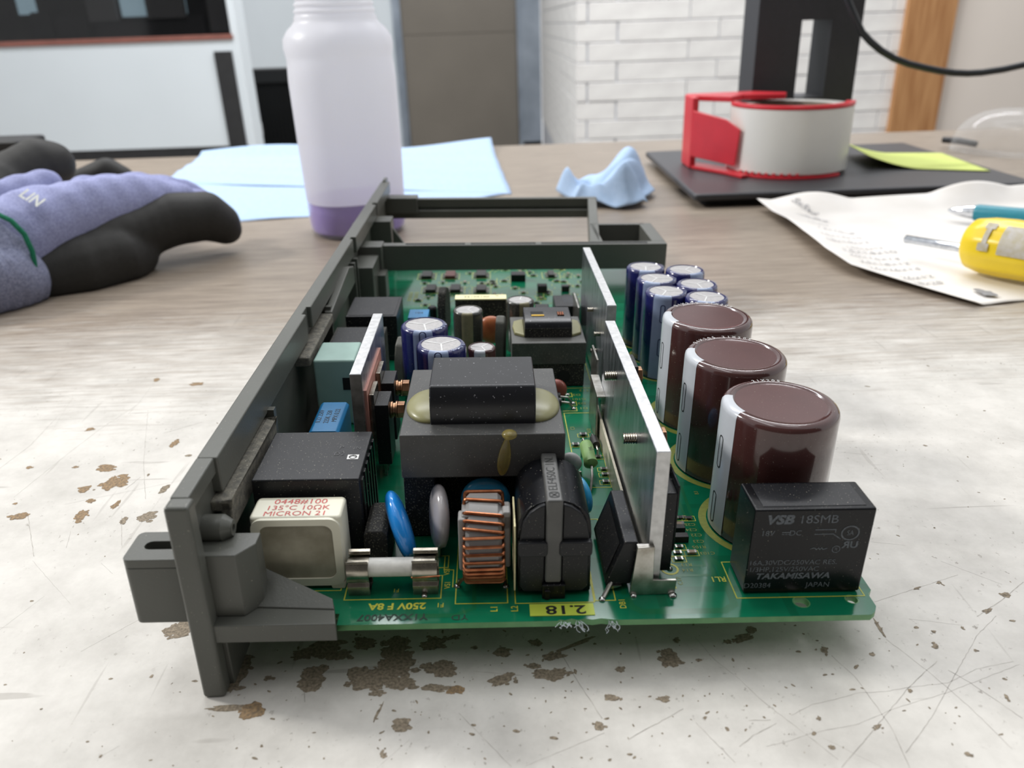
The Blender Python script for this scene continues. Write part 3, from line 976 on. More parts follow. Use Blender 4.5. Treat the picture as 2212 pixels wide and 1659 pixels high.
px.text_front('R', 1.3, -7.6, F, 13.4).text_front('SA', 2.0, -4.9, F, 18.1, 0.75)
px.text_front('UR', 2.7, -4.3, F, 14.6, -1.1, 0.0, 0.03)
fl = MB()
fl.strip([(-21.6, 18.55), (-19.6, 18.55)], .28, 0).strip([(-21.6, 18.0), (-21.0, 18.0)], .2, 0).strip([(-20.8, 18.0), (-20.2, 18.0)], .2, 0).strip([(-20.0, 18.0), (-19.5, 18.0)], .2, 0)
fl.strip([(-13.6, 19.2), (-8.6, 19.2), (-8.6, 18.4)], .25, 0).strip([(-13.6, 17.9), (-9, 17.9), (-7, 16.4)], .25, 0)
fl.strip(oval(-4.9, 18.1, 4.2, 3.9, 26), .35, 0, True).strip(oval(-7.6, 13.4, 1.9, 1.9), .2, 0, True)
fl.strip([(-14, 13.6), (-13, 13.9), (-12.4, 13.4), (-12, 13.9), (-11.6, 13.4), (-11.2, 13.9), (-10.8, 13.4), (-9.8, 13.8)], .22, 0)
fl.xf(Matrix.Translation((0, F, 0)) @ Matrix.Rotation(math.pi / 2, 4, 'X'))
px.add(fl.v, fl.f)
sub(px, 'printed_lettering', M_PRINT, rel, smooth=0, fix=False)


# ------------------------------------------------------------------ electrolytic capacitors
def electrolytic(name, r, h, sleeve, topm, stripe, stripe_at, stripe_w, recess, label):
    z0 = 0.5
    e = min(1.0, r * 0.10)
    prof = [(r - .5, 0), (r, z0), (r, h - 2.0 * e), (r - .2 * e, h - e), (r - .8 * e, h - .25 * e), (r - 1.7 * e, h), (r * .81, h), (r * .79, h - .28)]
    body = part(MB().lathe(prof + [(0, h - .3)], 56), name, sleeve, label=label, smooth=50)
    d = MB().lathe([(r * .785, h - .27), (0, h - .22)], 40)
    sub(d, 'top_disc', topm, body)
    sp = [(q + .06, w + .03) for q, w in prof[1:7]]
    s = MB().lathe(sp, 14, a0=stripe_at - stripe_w / 2, a1=stripe_at + stripe_w / 2)
    sub(s, 'polarity_stripe', stripe, body, smooth=50)
    return body


def wrap_marks(body, r, marks, m, name='stripe_mark'):
    mb = MB()
    for ang, zc, w, h in marks:
        pts = round_rect(-w / 2, w / 2, -h / 2, h / 2, w * .48, 6)
        t = MB().strip(pts, .35, 0, True)
        for v in t.v:
            a = math.radians(ang) + v[0] / r
            mb.v.append(((r + .12) * math.cos(a), (r + .12) * math.sin(a), zc + v[1]))
        b = len(mb.v) - len(t.v)
        mb.f += [tuple(i + b for i in f) for f in t.f]
    sub(mb, name, m, body, smooth=0, fix=False)


def ring_text(body, s, r, a0, da, z, size, m, outward=True):
    mb = MB()
    for i, ch in enumerate(s):
        if ch == ' ':
            continue
        a = a0 + da * i
        mb.text_flat(ch, size, r * math.cos(math.radians(a)), r * math.sin(math.radians(a)), z, a + (90 if not outward else -90))
    sub(mb, 'rim_print', m, body, smooth=0, fix=False)


first = electrolytic('large_capacitor', 15.2, 38.5, M_BROWN, M_BROWNT, M_STRIPE, 183, 46, True, 'large glossy maroon capacitor with a pale grey stripe')
wrap_marks(first, 15.2, [(186, 24.5, 2.0, 9.5), (186, 7.0, 2.0, 9.5)], M_INK)
bigcaps = [first] + [copy_tree(first, PSU, (x, y, HB)) for x, y in CAPS3[1:]]
first.location = (CAPS3[0][0] * MM, CAPS3[0][1] * MM, HB * MM)
ring_text(bigcaps[0], '21X205', 13.6, 104, -6, 38.54, 1.8, M_WPRINT)
ring_text(bigcaps[1], '21X205 21X205', 13.6, 140, -7, 38.54, 1.9, M_WPRINT)
ring_text(bigcaps[2], '21X205 21X205', 13.6, 130, -7.5, 38.54, 2.2, M_WPRINT)

b1 = electrolytic('blue_capacitor', 8.2, 35, M_NAVY, M_CANTOP, M_BLSTR, 265, 50, False, 'dark blue capacitor with a silver vented top')
gr = MB()
for k in range(3):
    a = math.radians(20 + 120 * k)
    gr.strip([(0, 0), (6.0 * math.cos(a), 6.0 * math.sin(a))], .42, 34.85)
sub(gr, 'vent_groove', M_GROOVE, b1, smooth=0, fix=False)
wrap_marks(b1, 8.2, [(268, 28, 1.6, 7.0), (268, 14, 1.6, 7.0)], mat('navy_print', (40, 46, 96), 0.5))
ring_text(b1, '1000uF', 7.35, 20, -11, 35.04, 1.5, M_BLSTR)
BLUE = [(-24.1, 180), (-22.6, 163), (-22.3, 146), (-8.1, 175), (-7.9, 155), (-8.2, 138.6)]
for i, (x, y) in enumerate(BLUE):
    if i == 0:
        b1.location = (x * MM, y * MM, HB * MM)
    else:
        copy_tree(b1, PSU, (x, y, HB), (0, 0, math.radians(rf.uniform(-25, 35))))

p1 = electrolytic('blue_capacitor', 8.6, 30, M_NAVY, M_CANTOP, M_BLSTR, 270, 48, False, 'dark blue capacitor with a pale stripe beside the transformer')
gr = MB()
for k in range(3):
    a = math.radians(-80 + 120 * k)
    gr.strip([(0, 0), (6.4 * math.cos(a), 6.4 * math.sin(a))], .5, 29.85)
sub(gr, 'vent_groove', M_GROOVE, p1, smooth=0, fix=False)
wrap_marks(p1, 8.6, [(270, 27.2, 2.2, 5.5), (270, 14, 2.2, 8)], mat('navy_print', (40, 46, 96), 0.5))
ring_text(p1, '2200', 7.7, -52, 15, 30.04, 2.3, M_BLSTR, False)
p1.location = (-115.4 * MM, 124.7 * MM, HB * MM)
copy_tree(p1, PSU, (-108.2, 105.2, HB), (0, 0, math.radians(-4)))

g1 = electrolytic('olive_capacitor', 6.0, 25, M_OLIVE, M_CANTOP, M_GOLD, 268, 44, False, 'dusty olive-gold sleeved capacitor')
gr = MB()
for k in range(3):
    a = math.radians(60 + 120 * k)
    gr.strip([(0, 0), (4.5 * math.cos(a), 4.5 * math.sin(a))], .34, 24.85)
sub(gr, 'vent_groove', M_GROOVE, g1, smooth=0, fix=False)
g1.location = (-100.2 * MM, 155 * MM, HB * MM)
copy_tree(g1, PSU, (-78.4, 174, HB - 2.4), (0, 0, math.radians(20)))
bs_ = electrolytic('small_maroon_capacitor', 5.2, 22, M_BROWN, M_CANTOP, M_STRIPE, 262, 46, False, 'small maroon capacitor with a silver top')
gr = MB()
for k in range(3):
    a = math.radians(50 + 120 * k)
    gr.strip([(0, 0), (3.9 * math.cos(a), 3.9 * math.sin(a))], .34, 21.85)
sub(gr, 'vent_groove', M_GROOVE, bs_, smooth=0, fix=False)
wrap_marks(bs_, 5.2, [(262, 17, 1.3, 5.5)], M_INK)
bs_.location = (-94.5 * MM, 122 * MM, HB * MM)

# ------------------------------------------------------------------ heat sinks
hs = part(MB().box(-53.1, -49.7, 10.4, 98.5, 1.2, 40), 'heat_sink', M_ALU, bevel=0.25, label='thick bare aluminium heat sink plate')
sub(MB().box(-53.0, -49.8, 10.3, 10.42, 1.4, 39.9), 'sawn_end', M_ALUE, hs)
sub(MB().box(-52.95, -49.85, 10.5, 98.4, 39.98, 40.06), 'top_edge', M_ALUE, hs)
ft = MB().prism([(-57.2, 0), (-56.1, 14.3), (-51.9, 14.5), (-51.6, 4.6), (-45.7, 4.4), (-45.9, 0.2)], 8.7, 9.4, 'y').box(-56.1, -51.9, 9.3, 10.4, 6, 14.4)
sub(ft, 'mounting_foot', M_TIN, hs, bevel=0.15)
sub(MB().box(-54.5, -53.7, 17, 100, 0.4, 8.4), 'base_strip', mat('dull_cream_metal', (206, 198, 176), 0.4, 0.25, scale=120, stretch=(1, 4, 1)), hs, bevel=0.1)
sub(MB().prism([(88, 0.2), (106, 0.2), (106, 17), (90, 17)], -56.0, -55.3, 'x').box(-56, -53.1, 88, 106, 16.6, 17.2), 'mounting_tab', M_TIN, hs, bevel=0.12)


def screw_thread(mb, x0, x1, y, z, r=1.55, pitch=0.62):
    prof = [(0, x1)]
    x = x1
    while x < x0:
        prof += [(r * .82, x), (r, x + pitch / 2)]
        x += pitch
    prof.append((r * .82, x0))
    mb.lathe([(q, w) for q, w in prof], 20, (0, y, z), 'x')


def hexhead(mb, x0, x1, y, z, r=2.9):
    mb.prism([(y + r * math.cos(math.radians(60 * k)), z + r * math.sin(math.radians(60 * k))) for k in range(6)], x0, x1, 'x')


for y, z in ((34.5, 30.5), (70.5, 32.5)):
    t = MB()
    screw_thread(t, -53.0, -56.6, y, z)
    s = sub(t, 'screw', M_NICKEL, hs)
    t = MB()
    hexhead(t, -47.4, -45.4, y, z)
    sub(t, 'screw_head', M_BRASS, hs, bevel=0.2)
    sub(MB().box(-49.7, -47.4, y - 5, y + 5, z - 16, z + 5), 'power_transistor', M_BLK, hs, bevel=0.3)
sub(MB().box(-49.6, -46.4, 13, 24, 4, 27).box(-46.5, -45.9, 13, 24, 10, 29), 'power_transistor', M_BLKG, hs, bevel=0.3)
hs2 = part(MB().box(-50.1, -46.8, 114, 192.5, 1.2, 40), 'heat_sink', M_ALU, bevel=0.25, label='rear aluminium heat sink plate beside the blue capacitors')
sub(MB().box(-50.0, -46.9, 113.9, 114.02, 1.4, 39.9), 'sawn_end', M_ALUE, hs2)
sub(MB().box(-49.95, -46.95, 114.1, 192.4, 39.98, 40.06), 'top_edge', M_ALUE, hs2)
sub(MB().prism([(104, 0.2), (122, 0.2), (122, 22), (108, 22)], -53.8, -53.1, 'x').prism([(168, 0.2), (190, 0.2), (190, 20), (170, 20)], -53.8, -53.1, 'x'), 'mounting_tab', M_TIN, hs2, bevel=0.12)
for y, z in ((128, 24), (136, 14), (150, 26)):
    t = MB()
    screw_thread(t, -50.1, -52.4, y, z, 0.9)
    sub(t, 'screw', M_NICKEL, hs2)
    t = MB()
    hexhead(t, -46.8, -44.0, y - 8, z - 1, 2.4)
    sub(t, 'screw_head', M_BRASS, hs2, bevel=0.2)
hs3 = part(MB().box(-132.0, -128.6, 61.3, 113.5, 1.2, 38), 'heat_sink', M_ALU, bevel=0.25, label='left aluminium heat sink with two bolted transistors')
sub(MB().box(-131.9, -128.7, 61.2, 61.32, 1.4, 37.9), 'sawn_end', mat('weathered_aluminium_end', (150, 147, 142), 0.5, 0.5, scale=200, rgb2=(112, 108, 104)), hs3)
sub(MB().box(-131.85, -128.75, 61.4, 113.4, 37.98, 38.06), 'top_edge', M_ALUE, hs3)
sub(MB().box(-128.6, -127.9, 64, 98, 4, 31.5), 'insulating_sheet', M_PINK, hs3)
for y in (66.5, 82.5):
    sub(MB().box(-127.8, -126.3, y, y + 10, 6, 29), 'transistor_tab', M_NICKEL, hs3, bevel=0.15)
    sub(MB().box(-126.4, -122.2, y - .2, y + 10.2, 5, 25.5), 'power_transistor', M_BLK, hs3, bevel=0.3)
    t = MB()
    t.lathe([(2.6, -122.2), (2.6, -121.4), (2.2, -121.4), (2.2, -120.6), (2.7, -120.6), (2.7, -120.0)], 20, (0, y + 5, 21.5), 'x')
    hexhead(t, -120.0, -117.8, y + 5, 21.5, 2.6)
    sub(t, 'bolt', M_BRASS, hs3, bevel=0.15)
    t = MB()
    for k in range(3):
        t.box(-125, -124.2, y + 1.6 + 3 * k, y + 2.6 + 3 * k, 0, 6)
    sub(t, 'transistor_lead', M_TIN, hs3)

# ------------------------------------------------------------------ bridge rectifier leaning along the heat sink
br = part(MB().prism([(-63.2, 1.6), (-56.6, 1.6), (-55.4, 14.4), (-59, 14.4)], 11, 35, 'y'), 'bridge_rectifier', M_BLK, bevel=0.5, label='flat black bridge rectifier')
fr_ = MB().add([(-62.75, 13.2, 3.2), (-62.75, 32.8, 3.2), (-59.65, 32.8, 12.6), (-59.65, 13.2, 12.6)], [(0, 1, 2, 3)]).xf(Matrix.Translation((-.12, 0, 0)))
sub(fr_, 'recessed_face', mat('matte_potting', (20, 20, 21), 0.85, scale=300, dust=0.35, dust_scale=1800), br, fix=False)
sub(MB().prism([(-61.6, .6), (-59, 1.6), (-62.8, 1.6)], 10.4, 12.4, 'y').tube([(-61.6, 11.2, 2.0), (-62.6, 9.6, 1.4), (-64.3, 7.3, 0)], .6, 8), 'lead', M_TIN, br)
for y in (18, 25, 32):
    sub(MB().tube([(-60.5, y, 2.0), (-60.5, y, 0)], .6, 8), 'lead', M_TIN, br)

# ------------------------------------------------------------------ white ceramic resistor
cr = part(MB().prism(round_rect(-150.2, -128.0, 13.9, 23.2, 1.3), 1.8, 21.3), 'ceramic_resistor', M_WHITE, bevel=0.8, seg=3, label='cream white ceramic block resistor with red lettering')
rim = MB()
outer = round_rect(-149.9, -128.3, 1.2, 21.0, 2.6)
inner = round_rect(-147.9, -130.3, 3.4, 19.2, 2.2)
n_ = len(outer)
V = [(a, 13.2, b) for a, b in outer] + [(a, 13.2, b) for a, b in inner] + [(a, 14.4, b) for a, b in outer] + [(a, 14.6, b) for a, b in inner]
Fq = []
for i in range(n_):
    j = (i + 1) % n_
    Fq += [(i, j, n_ + j, n_ + i), (2 * n_ + i, 2 * n_ + j, j, i), (n_ + i, n_ + j, 3 * n_ + j, 3 * n_ + i)]
sub(MB().add(V, Fq), 'front_rim', M_WHITE, cr, smooth=40)
sub(MB().prism(round_rect(-148, -130.2, 3.3, 19.3, 2.2), 13.55, 14.3, 'y'), 'resin_face', M_RESIN, cr, bevel=0.3)
sub(MB().prism([(-149.9, 0.2), (-146.6, 0.2), (-146, 2.2), (-149.9, 2.2)], 13.3, 22, 'y').prism([(-132.4, 2.2), (-131.8, 0), (-128.6, 0), (-128.3, 2.2)], 13.3, 22, 'y'), 'foot', M_WHITE, cr, bevel=0.3)
t = MB().text_flat('0448#100', 2.9, -138.9, 20.7, 21.36, 0, 1.12).text_flat('135\u00b0C 10\u03a9K', 2.7, -139.1, 18.0, 21.36, 0, 1.1).text_flat('MICRON 21', 2.7, -139.3, 15.5, 21.36, 0, 1.1)
sub(t, 'red_lettering', M_RED, cr, smooth=0, fix=False)

# ------------------------------------------------------------------ fuse in two spring clips
fz, fy = 6.6, 13.2
fu = part(MB().lathe([(2.35, -122.2), (2.35, -110.8)], 28, (0, fy, fz), 'x'), 'fuse', mat('white_fuse_ceramic', (232, 230, 222), 0.35), label='white ceramic tube fuse')
sub(MB().lathe([(0, -127.2), (2.6, -127.2), (2.6, -122.0), (0, -122.0)], 28, (0, fy, fz), 'x').lathe([(0, -111.0), (2.6, -111.0), (2.6, -105.6), (0, -105.6)], 28, (0, fy, fz), 'x'), 'end_cap', M_NICKEL, fu)


def sheet(prof, t, a, b):
    P = [Vector(p) for p in prof]
    out = []
    for i, p in enumerate(P):
        d = (P[min(i + 1, len(P) - 1)] - P[max(i - 1, 0)]).normalized()
        out.append(p + Vector((-d.y, d.x)) * t)
    return MB().prism([tuple(p) for p in P] + [tuple(p) for p in out[::-1]], a, b, 'x')


half = [(10.9, 0), (10.75, 1.6), (10.3, 3.0), (10.9, 4.0), (10.35, 5.2), (10.25, 6.8), (10.6, 8.2), (11.4, 9.2), (11.2, 9.9), (10.5, 10.3)]
for a, b in ((-127.3, -121.9), (-111.2, -105.0)):
    fc = sheet(half, .38, a, b)
    bk = [(2 * fy - y, z) for y, z in half][::-1]
    q = sheet(bk, .38, a, b)
    fc.add(q.v, q.f)
    fc.box(a, b, 10.9, 2 * fy - 10.9, 0.1, .5)
    part(fc, 'fuse_clip', M_NICKEL, smooth=45, bevel=0.08, label='bent nickel fuse clip')
part(MB().tube([(-111.4, 10.1, 5.6), (-107, 9.9, 5.9), (-104.3, 9.9, 6.1)], .22, 8).tube([(-127, 10.15, 5.3), (-122.3, 10.15, 5.35)], .2, 8), 'copper_strand', M_COPPER)


# ------------------------------------------------------------------ coated disc parts
def disc(name, m, c, r, t, label, tilt=0, yaw=0, lobe=0.0, skirt=0.35):
    def f(q):
        z = q.z / r
        k = 1.0
        if z < -0.3:
            k = 1 - (abs(z) - .3) * skirt
        q = Vector((q.x * (1 + lobe * max(0, 1 - abs(z) * 2)), q.y * k, q.z))
        return q
    mb = MB()
    V0 = len(mb.v)
    mb.ellipsoid((0, 0, 0), (t / 2, r, r), 28, 20, f)
    for i, v in enumerate(mb.v):       # blunt the lens so the face is flatter
        x, y, z = v
        rho = min(1, math.hypot(y, z) / r)
        s = 1 if x >= 0 else -1
        x = s * t / 2 * (max(0, 1 - rho ** 4)) ** .5 * (1 - .12 * rho)
        mb.v[i] = (x, y, z)
    o = part(mb, name, m, c, (0, math.radians(tilt), math.radians(yaw)), smooth=60, label=label)
    ld = MB().tube([(0, -3, -r * .8), (0, -3.4, -c[2])], .4, 8).tube([(0, 3, -r * .8), (0, 3.4, -c[2])], .4, 8)
    sub(ld, 'lead', M_TIN, o)
    return o


disc('disc_varistor', M_BLUEV, (-115.2, 25.2, 10.6), 9.6, 5.2, 'glossy blue coated disc varistor', -13, 14, 0.2, 0.5)
disc('disc_varistor', M_GREYV, (-105.4, 29.2, 10.4), 8.8, 5.0, 'glossy grey coated disc varistor', 4, 10)
disc('disc_capacitor', M_CYAN, (-93, 34.6, 12.2), 6.8, 4.4, 'cyan coated disc capacitor behind the coil', 0, 88)
disc('disc_capacitor', M_CYAN, (-66.4, 43, 7.4), 6.2, 4.0, 'cyan coated disc capacitor beside the choke', 0, 25)
disc('disc_capacitor', M_CYAN, (-42.2, 48, 7.2), 6.2, 4.4, 'cyan coated disc capacitor behind the heat sink', 0, 20)
disc('disc_capacitor', M_ORANGE, (-90.6, 168, 11), 6.2, 5.0, 'orange-brown coated disc capacitor', 0, 80)
disc('disc_capacitor', M_RUST, (-66.8, 121, 4.4), 4.2, 4.6, 'red-brown coated capacitor', 0, 90)
disc('disc_capacitor', mat('pale_grey_epoxy', (176, 176, 172), 0.4), (-66.4, 66, 5), 3.4, 3.6, 'pale grey coated disc capacitor', 0, 70)

# ------------------------------------------------------------------ small film capacitor behind the fuse, black box beside the frame
sf = part(MB().prism([(-124.2, 0.3), (-118.2, 0.3), (-118.2, 11), (-119.4, 12.2), (-123, 12.2), (-124.2, 11)], 20.4, 34, 'y'), 'film_capacitor', M_BLKD, bevel=0.3, label='small dusty black film capacitor')
sub(MB().text_flat('0.1', 2.2, -121.2, 27, 12.26, 90), 'moulded_mark', M_BLK, sf, smooth=0, fix=False)
bb = part(MB().box(-152.2, -124.8, 25.2, 51, 0.4, 25), 'boxed_capacitor', M_BLK, bevel=0.5, label='large black boxed capacitor beside the frame wall')
sub(MB().box(-129.6, -126.6, 35.0, 37.4, 25, 25.12), 'logo_patch', M_WPRINT, bb)
sub(MB().strip(oval(-128.1, 36.2, 1.9, 1.7), .3, 25.16, True).strip([(-129, 36.2), (-128.1, 36.7), (-127.3, 36.2)], .25, 25.16), 'logo_mark', M_INK, bb, smooth=0, fix=False)
sub(MB().text_flat('IN', 2.0, -127.6, 41, 25.08, 0).text_flat('D2', 2.4, -132, 38, 25.08, 0).text_flat('P', 2.4, -132, 41.5, 25.08, 0), 'moulded_mark', mat('dark_embossing', (58, 58, 60), 0.4), bb, smooth=0, fix=False)
rb = MB()
for k in range(6):
    rb.box(-124.9, -124.3, 27 + k * 4, 29 + k * 4, 1.5, 23.6)
sub(rb, 'side_rib', M_BLKG, bb, bevel=0.1)

# ------------------------------------------------------------------ toroid choke with copper winding
TX, TY, TZ = -93.4, 18.2, 11.8
RO, RI, TWD = 10.9, 6.0, 8.8


def ring_sect(ro, ri, w, e=0.9):
    return [(ri, -w / 2 + e), (ri + e, -w / 2), (ro - e, -w / 2), (ro, -w / 2 + e), (ro, w / 2 - e), (ro - e, w / 2), (ri + e, w / 2), (ri, w / 2 - e)]


def ring_lathe(prof, n, c, axis, a0=0, a1=360):
    mb = MB()
    P = len(prof)
    V = []
    for i in range(n):
        t = 2 * math.pi * i / n
        for r, h in prof:
            V.append((c[0] + h, c[1] + r * math.cos(t), c[2] + r * math.sin(t)))
    Fc = []
    for i in range(n):
        j = (i + 1) % n
        for q in range(P):
            Fc.append((i * P + q, j * P + q, j * P + (q + 1) % P, i * P + (q + 1) % P))
    return mb.add(V, Fc)


tor = part(ring_lathe(ring_sect(RO, RI, TWD), 48, (TX, TY, TZ), 'x'), 'toroid_choke', M_GREYP, smooth=40, label='grey ring core choke wound with bare copper wire')
sub(MB().box(TX - 5.4, TX + 6.6, TY - 5.4, TY + 1, TZ + 5.4, TZ + 9.8).box(TX - 6.2, TX - 4.2, TY - 6.4, TY - 2, 6, TZ + 9.4).box(TX + 4.6, TX + 6.6, TY - 5.4, TY - 2, 6, TZ + 10.6), 'core_separator', M_GREYP, tor, bevel=0.5)
wr = .42


def turn(phi, skew):
    c, s = math.cos(phi), math.sin(phi)
    pts = round_rect(-TWD / 2 - wr, TWD / 2 + wr, RI - wr, RO + wr, 0.9, 4)
    out = []
    for x, r in pts:
        a = phi + skew * x / TWD + (0.02 if r < RO else 0)
        out.append((TX + x, TY - r * math.cos(a), TZ + r * math.sin(a)))
    return out


for i, d in enumerate((86, 63, 52, 42, 33, 22, 12, 1, -9, -16, -23, -30, -38, -48)):
    sub(MB().loop_tube(turn(math.radians(d), math.radians(-5 if d > 40 else 1)), wr, 8), 'copper_turn', M_COPPER, tor)
for i, d in enumerate((118, 128, 140, 152, 164, 176, 188, 200, 212, 224)):
    sub(MB().loop_tube(turn(math.radians(d), 0), wr, 8), 'copper_turn', M_COPPER, tor)
sub(MB().tube([(TX - 4.9, TY - 8.6, 5.4), (TX - 5.6, 11.5, 3.6), (-99.8, 12.8, 1.4), (-100.4, 13.3, 0)], wr * .95, 8).tube([(TX + 4.9, TY - 8.6, 5), (TX + 5.2, 11.6, 3.4), (-88.1, 12.7, 1.2), (-88, 12.9, 0)], wr * .95, 8), 'coil_lead', M_COPPER, tor)
sub(MB().tube([(-99.7, 13.6, 2.0), (-100.4, 13.3, 0)], wr * 1.1, 8).tube([(-88.2, 13, 1.8), (-88, 12.9, 0)], wr * 1.1, 8), 'tinned_lead_end', M_SOLDER, tor)

# ------------------------------------------------------------------ black line choke with grey core strip
arch = [(-85.0, 0.6), (-85.3, 16)]
for k in range(13):
    a = math.pi - math.pi * k / 12
    arch.append((-76.3 + 9.0 * math.cos(a), 18.0 + 9.4 * math.sin(a) ** .8 if 0 < k < 12 else 18.0))
arch += [(-67.3, 16), (-67.0, 0.6)]
lc = part(MB().prism(arch, 10.2, 30.5, 'y'), 'line_choke', M_BLKG, smooth=30, bevel=0.2, label='black line filter choke with a grey core strip')
fc = MB().prism([(-78.6, 1.4), (-78.6, 26.9), (-80.3, 26.2), (-82.3, 24.6), (-83.9, 21.8), (-84.7, 18), (-84.7, 3), (-83.6, 1.4)], 9.0, 10.4, 'y')
fc.prism([(-74.4, 1.4), (-69, 1.4), (-67.7, 3), (-67.9, 18), (-68.7, 21.8), (-70.3, 24.6), (-72.4, 26.2), (-74.4, 26.9)], 9.0, 10.4, 'y')
sub(fc, 'front_cheek', M_BLK, lc, bevel=0.4)
sub(MB().box(-78.5, -74.5, 8.2, 31.0, 4.6, 28.6), 'core_strip', mat('grey_core_strip', (86, 86, 84), 0.4, scale=200, dust=0.12), lc, bevel=0.6)
sub(MB().prism(round_rect(-85.2, -78.0, 12.8, 16.9, .9), 7.8, 10, 'y').prism(round_rect(-75.2, -67.2, 12.8, 16.9, .9), 7.8, 10, 'y'), 'clamp_arm', M_BLK, lc, bevel=0.3)
sub(MB().box(-79.2, -73.4, 7.7, 12, 0.1, 4.4).box(-78.6, -77.2, 7.3, 9, 0.1, 3), 'foot', M_BLKG, lc, bevel=0.3)
t = MB().text(s='ELF450C 1N.', size=3.0, M=Matrix.Translation((-76.5, 20.6, 28.66)) @ Matrix.Rotation(math.pi / 2, 4, 'Z') @ Matrix.Diagonal((.98, 1.05, 1, 1)))
q = MB().strip(round_rect(-77.6, -75.4, 9.6, 11.9, .7), .35, 28.66, True).strip([(-77.3, 10), (-76.4, 10.75), (-77.3, 11.5)], .35, 28.66).strip([(-75.7, 10), (-76.6, 10.75), (-75.7, 11.5)], .35, 28.66)
t.add(q.v, q.f)
sub(t, 'printed_lettering', M_INK, lc, smooth=0, fix=False)
sub(MB().box(-86.1, -85.7, 9, 22, 2, 21), 'paper_insulation', mat('cream_paper', (214, 204, 160), 0.7), lc)

# ------------------------------------------------------------------ main transformer
tf = part(MB().box(-114.9, -72.1, 31.2, 73.6, 21.2, 34), 'main_transformer', M_FERR, bevel=0.4, label='large transformer with grey ferrite core and black taped coil')
coil = MB().prism([(37.0, 22), (37.0, 38), (37.6, 42), (39.2, 44.2), (58.6, 44.2), (61, 42), (61.8, 38), (61.8, 22)], -107.3, -79.5, 'x')
sub(coil, 'taped_coil', M_TAPE, tf, bevel=0.5, seg=3)
for x0 in (-107.4, -79.4):
    sub(MB().ellipsoid((x0, 47.6, 34.2), (7.0, 10.0, 2.6), 40, 16), 'varnished_margin', M_VARN, tf, smooth=60)
sub(MB().box(-115.0, -106.4, 35, 44, 0.2, 21.4).box(-80.6, -72.0, 35, 44, 0.2, 21.4).box(-115, -72, 62, 70, 0.2, 21.4).box(-113, -74, 44, 62, 0.5, 21), 'bobbin', M_BLKD, tf, bevel=0.5)
dr = MB().ellipsoid((-86.6, 31.0, 34.0), (2.0, 2.0, 1.2), 16, 10)
dr.ellipsoid((0, 0, 0), (1.9, .5, 5.8), 18, 14, lambda q: Vector((q.x * (1 - .12 * (q.z / 5.8 + 1) ** 2) - .12 * q.z * -1 - 87.9, q.y + 30.9, q.z + 27.6)))
sub(dr, 'glue_drip', M_GLUE, tf, smooth=60)

# ------------------------------------------------------------------ auxiliary transformer
t2 = part(MB().box(-83.1, -54.4, 133, 163, 9.5, 18.6), 'auxiliary_transformer', M_FERRD, bevel=0.4, label='smaller dusty transformer beside the rear heat sink')
sub(MB().box(-82.6, -54.8, 133.4, 162.6, 0.2, 9.6), 'bobbin', M_BLKD, t2, bevel=0.4)
sub(MB().lathe([(2.6, 0), (2.6, 1.2), (0, 1.2)], 24, (-62.8, 133.2, 4.4), 'y'), 'core_notch', M_HOLE, t2)
cl = MB().prism([(139, 18.4), (139, 22.4), (140.4, 24.4), (143.0, 25.2), (156, 25.2), (157.6, 23), (157.6, 18.4)], -77.9, -59.4, 'x')
sub(cl, 'taped_coil', M_TAPE, t2, bevel=0.4)
sub(MB().box(-77.8, -59.5, 138.86, 139.05, 18.5, 22.4), 'dusty_front', M_BLKD, t2)
sub(MB().box(-75.2, -70.2, 145.4, 150.4, 25.18, 25.3), 'winding_window', M_HOLE, t2)
sub(MB().box(-64.8, -62.2, 145.0, 150.2, 25.18, 25.3), 'winding_window', M_HOLE, t2)
sub(MB().box(-75.0, -70.0, 144.9, 146.1, 25.2, 25.5), 'yellow_tape_end', mat('yellow_tape', (226, 180, 40), 0.4), t2)
cw = MB()
for k in range(3):
    cw.tube([(-64.3 + .9 * k, 145.2, 25.4), (-64.3 + .9 * k, 148.4, 25.5)], .42, 8)
sub(cw, 'winding_wire', M_COPPER, t2)
for sgn, x0 in ((-1, -77.8), (1, -59.5)):
    sub(MB().prism([(x0, 139), (x0 + sgn * 4.0, 142), (x0 + sgn * 4.6, 149), (x0 + sgn * 4, 155), (x0, 157.5)], 18.4, 19.8), 'varnished_margin', M_VARN, t2, bevel=0.5)

# ------------------------------------------------------------------ boxes along the frame wall
tl = part(MB().box(-152.2, -137.8, 103, 120.4, 0.3, 25), 'mint_relay', M_TEAL, bevel=0.9, seg=3, label='mint green plastic box with a dark slot')
sub(MB().box(-142.6, -139.0, 102.88, 103.05, 13.8, 18.4), 'slot', M_HOLE, tl)
bf = part(MB().prism([(-148.2, 0.3), (-138.6, 0.3), (-138.6, 14), (-139.6, 15), (-147.2, 15), (-148.2, 14)], 70.2, 91, 'y'), 'blue_film_capacitor', M_BLUEF, bevel=0.4, label='light blue film capacitor with black print')
t = MB().text_flat('0.22 250V', 2.2, -146.2, 80.4, 15.05, 90).text_flat('225K 250', 2.3, -143.6, 80, 15.05, 90).text_flat('MPX 0.22', 2.3, -141.2, 81, 15.05, 90)
sub(t, 'printed_lettering', M_INK, bf, smooth=0, fix=False)
for y0, y1, z, x0, x1, l in ((161.4, 187, 20, -151, -129.9, 'rear dusty black box on the board'), (128, 149.2, 20, -152.4, -132.4, 'dusty black box behind the mint one')):
    o = part(MB().box(x0, x1, y0, y1, 0.3, z), 'boxed_capacitor', M_BLKD if y0 < 150 else M_BLK, bevel=0.4, label=l)
    sub(MB().box(x0 + 1.2, x1 - 1.2, y0 + 1.2, y1 - 1.2, z, z + .15), 'lid', M_BLK, o, bevel=0.05)
